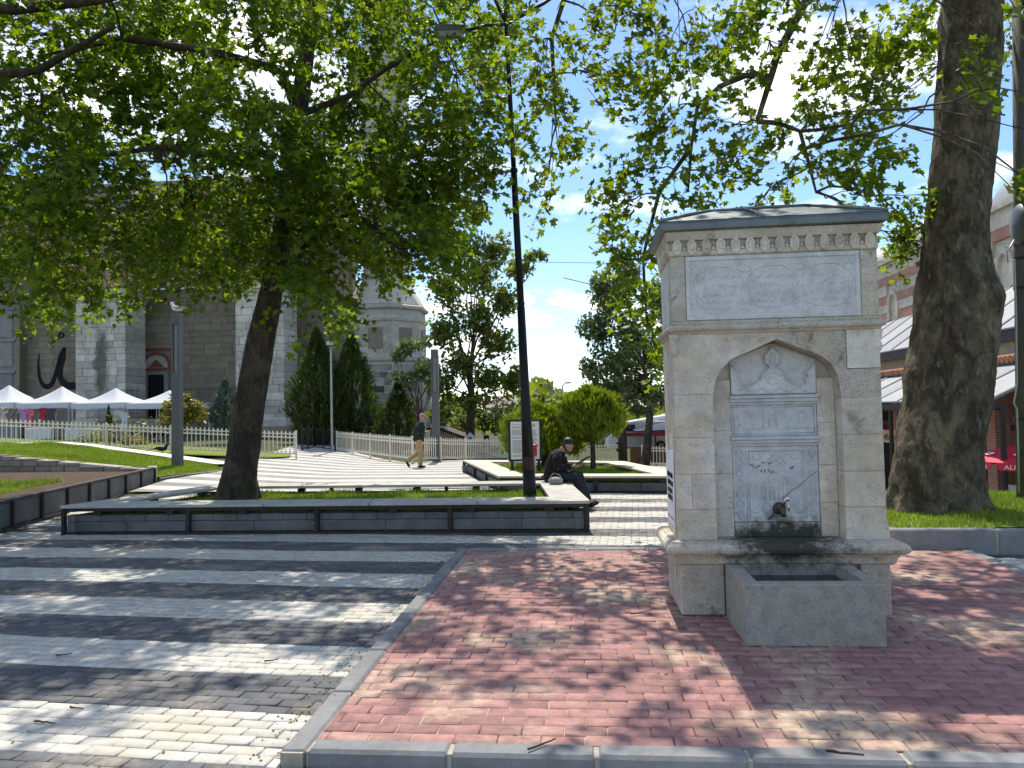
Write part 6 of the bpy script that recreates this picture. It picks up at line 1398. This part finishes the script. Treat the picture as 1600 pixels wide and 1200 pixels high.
# ================================================================== people and birds
def rem(o, vox=.014, sm=6):
    m = o.modifiers.new('remesh', 'REMESH'); m.mode = 'VOXEL'; m.voxel_size = vox; m.use_smooth_shade = True
    s = o.modifiers.new('smooth', 'SMOOTH'); s.iterations = sm; s.factor = .5; return o
M_skin = simple('skin', (.42, .24, .17), .55, .1, 12, .3, 0, .1); M_jack = simple('dark_green_jacket', (.018, .03, .024), .85, .2, 6, .2, 0, .5, 14, .02)
M_khaki = simple('khaki_trousers', (.40, .27, .14), .9, .15, 6, .2, 0, .4, 14, .02); M_shoe = simple('dark_shoe', (.02, .018, .018), .6); M_cap = simple('dusty_cap', (.36, .20, .15), .8)
M_blk = simple('black_coat', (.012, .012, .014), .8, .2, 6, .25, 0, .6, 16, .02); M_char = simple('charcoal_trousers', (.035, .035, .04), .85, .2, 6, .2, 0, .5, 16, .02); M_hair = simple('black_hair', (.012, .01, .009), .5, .3, 30, .4, 0, .6, 80, .01); M_shirt = simple('white_shirt', (.75, .75, .74), .8)
def head(mb, c, f, r=.1):
    """head with nose, ears, jaw; f = facing direction (unit, horizontal)"""
    c = np.array(c, float); f = np.array(f, float); s = np.array([-f[1], f[0], 0]); u = np.array([0, 0, 1.0])
    mb.ball(tuple(c + u * .02), (r * .82, r * .82, r * 1.12), 14, 10); mb.ball(tuple(c + f * .025 - u * .05), (r * .62, r * .62, r * .68), 12, 8)
    mb.tube([c + f * .075 + u * .02, c + f * .105 - u * .018], [.012, .018], 6)
    for k in (-1, 1): mb.ball(tuple(c + s * k * .082), (.018, .018, .032), 8, 6)
def face(root, c, f):
    c = np.array(c, float); f = np.array(f, float); s = np.array([-f[1], f[0], 0]); m = MB()
    for k in (-1, 1): m.ball(tuple(c + f * .078 + s * k * .032 + np.array([0, 0, .02])), .011, 6, 5)
    m.tube([c + f * .088 - s * .022 + np.array([0, 0, -.055]), c + f * .088 + s * .022 + np.array([0, 0, -.055])], .005, 5); m.build('face_features', M_hair, root)
def hand(mb, w, d, pn, curl=.5, s=1.0):
    """wrist w, direction d along the hand, pn = palm normal; five fingers"""
    w = np.array(w, float); d = np.array(d, float); d /= np.linalg.norm(d); pn = np.array(pn, float); pn -= d * (pn @ d); pn /= np.linalg.norm(pn); t = np.cross(d, pn)
    mb.tube([w, w + d * .045 * s, w + d * .09 * s], [.026 * s, .034 * s, .034 * s], 8)
    for i, (o, l) in enumerate(((-.028, .066), (-.010, .078), (.010, .072), (.027, .056))):
        p0 = w + d * .085 * s + t * o * s; p1 = p0 + (d * math.cos(curl * .6) + pn * math.sin(curl * .6)) * l * .5 * s; p2 = p1 + (d * math.cos(curl * 1.6) + pn * math.sin(curl * 1.6)) * l * .5 * s; mb.tube([p0, p1, p2], [.0095 * s, .009 * s, .0075 * s], 6)
    q0 = w + d * .03 * s - t * .03 * s; q1 = q0 + (d * .6 - t * .6 + pn * .4) * .04 * s; q2 = q1 + (d * .8 + pn * .5) * .03 * s; mb.tube([q0, q1, q2], [.013 * s, .011 * s, .009 * s], 6)
def walker():
    p = at(656, 731, 23.8); root = thing('person', 'person in dark green jacket and khaki trousers walking past the picket fence', 'person', tuple(p)); X = lambda *a: np.array(a, float)
    # walks to +x; root at the planted foot
    hip = X(-.02, 0, .92); sh = X(.05, 0, 1.42); hd = X(.10, 0, 1.60)
    body = MB(); body.tube([hip, X(0, 0, 1.1), X(.03, 0, 1.3), sh], [.13, .125, .145, .10], 12); body.tube([sh, X(.07, 0, 1.50), hd], [.07, .055, .05], 10); head(body, hd, (1, 0, 0), .1)
    for s in (-1, 1):
        y = .09 * s; ft = X(.02, y, .06) if s < 0 else X(-.42, y, .20); kn = X(.05, y, .50) if s < 0 else X(-.06, y, .48)
        body.tube([hip + X(0, y, -.02), kn, ft], [.085, .058, .042], 10); body.tube([ft, ft + (X(.13, 0, -.03) if s < 0 else X(.05, 0, -.13))], [.04, .03], 8)
        el = X(.0, .23 * s, 1.14); wr = X(.24, .17 * s, 1.16); body.tube([sh + X(0, .17 * s, -.02), el, wr], [.05, .042, .03], 9); hand(body, wr, X(1, -.2 * s, .1), X(0, 0, 1), .8)
    rem(body.build('body', M_skin, root, True), .012, 3)
    j = MB(); j.tube([X(-.03, 0, .86), X(-.02, 0, 1.0), X(.0, 0, 1.2), X(.04, 0, 1.36), X(.06, 0, 1.47)], [.185, .18, .185, .16, .08], 14)
    for s in (-1, 1): j.tube([X(.045, .12 * s, 1.40), X(.02, .20 * s, 1.30), X(.0, .235 * s, 1.13)], [.085, .078, .066], 10); j.tube([X(.0, .235 * s, 1.13), X(.2, .175 * s, 1.155)], [.064, .048], 10)
    rem(j.build('jacket', M_jack, root, True), .016, 4)
    t = MB(); t.tube([X(-.03, 0, 1.0), X(-.03, 0, .85)], [.165, .165], 12)
    t.tube([X(-.01, -.085, .90), X(.06, -.09, .50), X(.025, -.09, .09)], [.115, .09, .075], 10); t.tube([X(-.03, .085, .90), X(-.05, .09, .49), X(-.40, .09, .24)], [.115, .09, .07], 10); rem(t.build('trousers', M_khaki, root, True), .016, 3)
    s_ = MB(); s_.ball((.07, -.09, .045), (.14, .048, .045), 10, 6); sh1 = s_.build('shoe', M_shoe, root, True); s2 = MB(); s2.ball((0, 0, 0), (.14, .048, .045), 10, 6); o = s2.build('shoe', M_shoe, root, True, loc=(-.40, .09, .13)); o.rotation_euler = (0, R(62), 0)
    c = MB(); c.lathe([(.09, 0), (.094, .03), (.08, .075), (.04, .1), (.0, .105)], 16, (.10, 0, 1.655)); c.tube([X(.16, -.04, 1.66), X(.21, 0, 1.65), X(.16, .04, 1.66)], .015, 6); c.build('cap', M_cap, root, True); face(root, hd, (1, 0, 0))
    tag(MB().box(-.04, .04, -.06, .06, 0, .012).build('phone', M_shoe, None, loc=tuple(p + X(.36, -.12, 1.19)), rz=.2), 'small dark phone held by the walking person', 'phone')
walker()
def sitter():
    b = at(870, 748, 12.75); b[2] = .425; b[0] -= .02; root = thing('person', 'person in black coat sitting on the planter bench reading', 'person', tuple(b), R(-20)); root.scale = (.93, .93, .93); X = lambda *a: np.array(a, float)
    # faces +x (local), seat surface at z = 0
    hip = X(0, 0, .12); sh = X(.12, 0, .53); hd = X(.26, 0, .67); hd[2] += .0
    body = MB(); body.tube([hip, X(.02, 0, .28), X(.06, 0, .44), sh], [.15, .14, .15, .10], 12); body.tube([sh, X(.14, 0, .60), hd], [.07, .055, .05], 10); head(body, hd, (.96, -.28, 0), .1)
    for s in (-1, 1):
        y = .10 * s; kn = X(.44, y - .04, .12 if s > 0 else .10); ft = X(.58, y - .06, -.33); body.tube([hip + X(.02, y, -.02), kn, ft], [.09, .06, .042], 10); body.tube([ft, ft + X(.14, -.02, -.03)], [.04, .03], 8)
        el = X(.13, .23 * s, .27); wr = X(.36, .09 * s, .30); body.tube([sh + X(0, .17 * s, -.02), el, wr], [.05, .042, .03], 9); hand(body, wr, X(1, -.1 * s, .05), X(0, -s, .3), .9)
    rem(body.build('body', M_skin, root, True), .012, 3)
    j = MB(); j.tube([X(-.03, 0, .02), X(-.02, 0, .18), X(.02, 0, .34), X(.07, 0, .48), X(.11, 0, .58)], [.22, .20, .195, .175, .085], 14)
    for s in (-1, 1): j.tube([X(.09, .12 * s, .52), X(.09, .21 * s, .42), X(.12, .24 * s, .27)], [.09, .082, .07], 10); j.tube([X(.12, .24 * s, .27), X(.33, .10 * s, .30)], [.068, .05], 10)
    j.tube([X(-.1, .0, .05), X(-.12, 0, -.0)], [.2, .16], 10); rem(j.build('coat', M_blk, root, True), .016, 4)
    t = MB(); t.tube([X(-.02, 0, .10), X(.08, 0, .10)], [.15, .15], 12)
    for s in (-1, 1): y = .10 * s; t.tube([X(.02, y, .10), X(.44, y - .04, .115), X(.585, y - .06, -.35)], [.115, .095, .085], 10)
    rem(t.build('trousers', M_char, root, True), .016, 3)
    for s in (-1, 1): s_ = MB(); s_.ball((.66, .10 * s - .07, -.375), (.145, .055, .06), 10, 6); s_.build('shoe', M_shoe, root, True)
    h = MB(); c = hd; h.ball(tuple(c + X(-.008, .004, .062)), (.098, .094, .092), 14, 10); h.ball(tuple(c + X(-.05, .014, -.01)), (.07, .08, .09), 12, 8); h.build('hair', M_hair, root, True); face(root, hd, (.96, -.28, 0))
    MB().prism([(.185, -.035, .50), (.19, .035, .50), (.21, .03, .40), (.205, -.03, .40)], (.02, 0, .0)).build('shirt_front', M_shirt, root)
    M_ = Matrix.Rotation(R(-20), 4, 'Z') @ Vector((.46, 0, .32)); bk = MB(); bk.add([(-.10, -.14, .0), (.12, -.14, .05), (.12, 0, .03), (-.10, 0, -.02), (.12, .14, .05), (-.10, .14, .0)], [(0, 1, 2, 3), (3, 2, 4, 5)]); 
    o = MB(); o.prism([(-.06, -.16, -.02), (.14, -.16, .10), (.14, -.16, .12), (-.06, -.16, .0)], (0, .32, 0)); tag(o.build('book', M_shoe, None, loc=(b[0] + M_.x, b[1] + M_.y, b[2] + M_.z), rz=R(-20)), 'dark open folder held by the seated person', 'book')
    g = MB(); g.ball((0, 0, .055), (.13, .09, .07), 14, 8); g.tube([(-.1, -.05, .11), (-.04, -.07, .19), (.05, -.07, .17), (.1, -.05, .11)], .012, 6); bg_ = at(868, 750, 12.3); rem(tag(g.build('handbag', simple('pale_grey_bag', (.27, .27, .25), .7, .4, 8, .3, 0, .5, 20, .02), None, True, loc=(bg_[0], bg_[1], .425)), 'soft pale grey bag lying on the bench beside the seated person', 'bag'), .012, 2)
sitter()
def bird(name, label, p, s, body, wing, beak, rz, tail=.16, legs=.07):
    root = thing(name, label, 'bird', tuple(p), rz); z = legs
    m = MB(); m.ball((0, 0, z + .075), (.15, .065, .07), 14, 8); m.tube([(.09, 0, z + .10), (.13, 0, z + .16), (.145, 0, z + .20)], [.055, .04, .042], 10); m.ball((.15, 0, z + .205), (.05, .042, .042), 10, 7); o = rem(m.build('body', body, root, True), .01, 3)
    for k in (-1, 1): wm = MB(); wm.prism([(.08, .06 * k, z + .12), (.0, .068 * k, z + .05), (-.16, .04 * k, z + .055), (-.26, .015 * k, z + .06), (-.12, .045 * k, z + .13)], (0, .012 * k, 0)); wm.build('wing', wing, root)
    MB().prism([(-.12, -.03, z + .07), (-.12, .03, z + .07), (-.12 - tail, .035, z + .04), (-.12 - tail, -.035, z + .04)], (0, 0, .014)).build('tail', wing, root)
    MB().tube([(.19, 0, z + .205), (.225, 0, z + .198), (.245, 0, z + .188)], [.013, .01, .003], 6).build('beak', beak, root)
    for k in (-1, 1): lg = MB(); lg.tube([(.01, .025 * k, z + .03), (.01, .025 * k, .004), (.045, .025 * k, .004)], .006, 5); lg.build('leg', beak, root); e = MB(); e.ball((.17, .036 * k, z + .215), .008, 6, 5); e.build('eye', M_shoe, root)
    root.scale = (s, s, s)
M_bw = simple('white_feather', (.75, .75, .74), .8, .08, 10); M_bg = simple('grey_feather', (.33, .35, .37), .8, .15, 10); M_by = simple('yellow_beak', (.6, .35, .05), .6)
bird('seagull', 'white and grey seagull perched on the square light column', tcol + np.array([.0, 0, 0]), 1.12, M_bw, M_bg, M_by, math.pi + GA)
bird('magpie', 'black and white magpie on the kerb below the left fence', at(253, 709, 23.9), 1.15, M_shoe, M_shoe, M_shoe, R(40), .3)

# ================================================================== litter on the paving
def twig(label, px, py, L_, ang, z=.006, bend=.3):
    p = gnd(px, py, z); n = 6; P = [(L_ * (i / (n - 1) - .5), bend * L_ * (i / (n - 1)) ** 2 * .5 + random.uniform(-.004, .004), .004 + random.uniform(0, .004)) for i in range(n)]
    tag(MB().tube(P, np.linspace(.006, .003, n), 5).build('fallen_twig', M_twig, None, loc=tuple(p), rz=ang), label, 'twig', 'twigs lying on the paving')
twig('curved twig on the white stripe near the left picture edge', 99, 1024, .10, .1); twig('straight twig on the nearest white stripe', 70, 1130, .14, -.25, bend=.05); twig('forked looking twig above the nearest twig on the white stripe', 118, 1108, .10, -.4); twig('short twig on the second white stripe left of the kerb', 424, 1033, .09, .25, bend=.05)
twig('dark twig lying by the left foot of the fountain', 1003, 958, .20, .35, RZ + .006); twig('long dry twig leaning over the near kerb', 848, 1165, .17, .6, kz + .004, .1); twig('thin twig by the near kerb right of the dry one', 1320, 1178, .16, -.35, kz + .002, .05)
def litter():
    n = 520; P = []
    while len(P) < n:
        if random.random() < .55: t = random.random(); u = RU0 - abs(random.gauss(0, .10)) - .02; v = RV0 + t * (RV1 - RV0); z = .002
        else: u = random.uniform(-6, 4); v = random.uniform(3.3, 10); z = RZ + .002 if (RU0 < u < RU1 and RV0 < v < RV1) else .002
        if .6 < u < 2.45 and 5 < v < 6.6: continue
        P.append(gw(u, v, z + .004))
    P = np.array(P); V, F = diamond(); S = rng.uniform(.010, .032, n); yaw = rng.uniform(0, 6.28, n); Rm = rotmats(n, yaw, rng.normal(0, .2, n), rng.normal(0, .2, n)); W = np.einsum('nij,vj->nvi', Rm, V) * S[:, None, None] + P[:, None, :]
    o = obj('leaf_litter', fastmesh('leaf_litter', W.reshape(-1, 3), (F[None] + (np.arange(n) * 4)[:, None, None]).reshape(-1, 3), simple('dry_leaf', (.16, .10, .045), .9, .3, 8, .2, 0, 0, rnd=.5))); tag(o, 'bits of dry leaf scattered over the paving', 'litter', kind='stuff')
litter()
# ================================================================== far-off wood and houses behind the square
def farwood():
    n = 16000; Yd = rng.uniform(75, 130, n); a = rng.uniform(-.55, .42, n); top = (2.6 + 2.2 * np.sin(a * 23) * np.sin(a * 9 + 1) + 1.3 * np.sin(a * 61)) * (Yd / 90); z = -3 + (top + 3) * rng.uniform(0, 1, n) ** .7
    P = np.stack([a * Yd, Yd, z], 1)
    V, F = diamond(); Rm = rotmats(n, rng.uniform(0, 6.28, n), rng.normal(0, .7, n), rng.normal(0, .7, n)); W = np.einsum('nij,vj->nvi', Rm, V) * rng.uniform(.9, 2.0, n)[:, None, None] + P[:, None, :]
    o = obj('far_woodland', fastmesh('far_woodland', W.reshape(-1, 3), (F[None] + (np.arange(n) * 4)[:, None, None]).reshape(-1, 3), M_bgl)); tag(o, 'far-off band of trees closing the view behind the square', 'woodland', kind='stuff')
farwood()
def house(label, px, py, Y, w, h, mat, rz=0):
    p = at(px, py, Y); root = thing('far_house', label, 'house', tuple(p), rz); MB().box(-w / 2, w / 2, 0, 7, -6, h).build('wall', mat, root)
    MB().add([(-w / 2 - .4, -.4, h), (w / 2 + .4, -.4, h), (w / 2 + .4, 7.4, h), (-w / 2 - .4, 7.4, h), (-w / 2 + 1.5, 3.5, h + 1.6), (w / 2 - 1.5, 3.5, h + 1.6)], [(0, 1, 5, 4), (1, 2, 5), (2, 3, 4, 5), (3, 0, 4), (3, 2, 1, 0)]).build('roof', bpy.data.materials['far_tile'], root)
    k = int(w / 2.2)
    for i in range(k): MB().box(-w / 2 + 1 + i * 2.2, -w / 2 + 2 + i * 2.2, -.05, .02, h - 1.9, h - .6).build('window', M_dglass, root)
house('pale far house with tiled roof beside the spired house', 818, 648, 95, 9, 1.0, M_cream, .1); house('low far house behind the right trees', 905, 650, 105, 12, 1.2, M_kerbl, -.1)
def flamp():
    p = at(879, 660, 80); z = at(879, 598, 80)[2] - p[2]; root = thing('far_lamp', 'thin far lamp mast against the pale sky right of the spire', 'lamp mast', tuple(p)); MB().tube([(0, 0, -4), (0, 0, z * .8), (.15, 0, z * .95), (.5, 0, z)], [.12, .08, .07, .06], 6).build('mast', M_greyl, root); MB().box(.4, 1.0, -.15, .15, z - .1, z + .05).build('lamp_head', M_grey, root)
flamp()
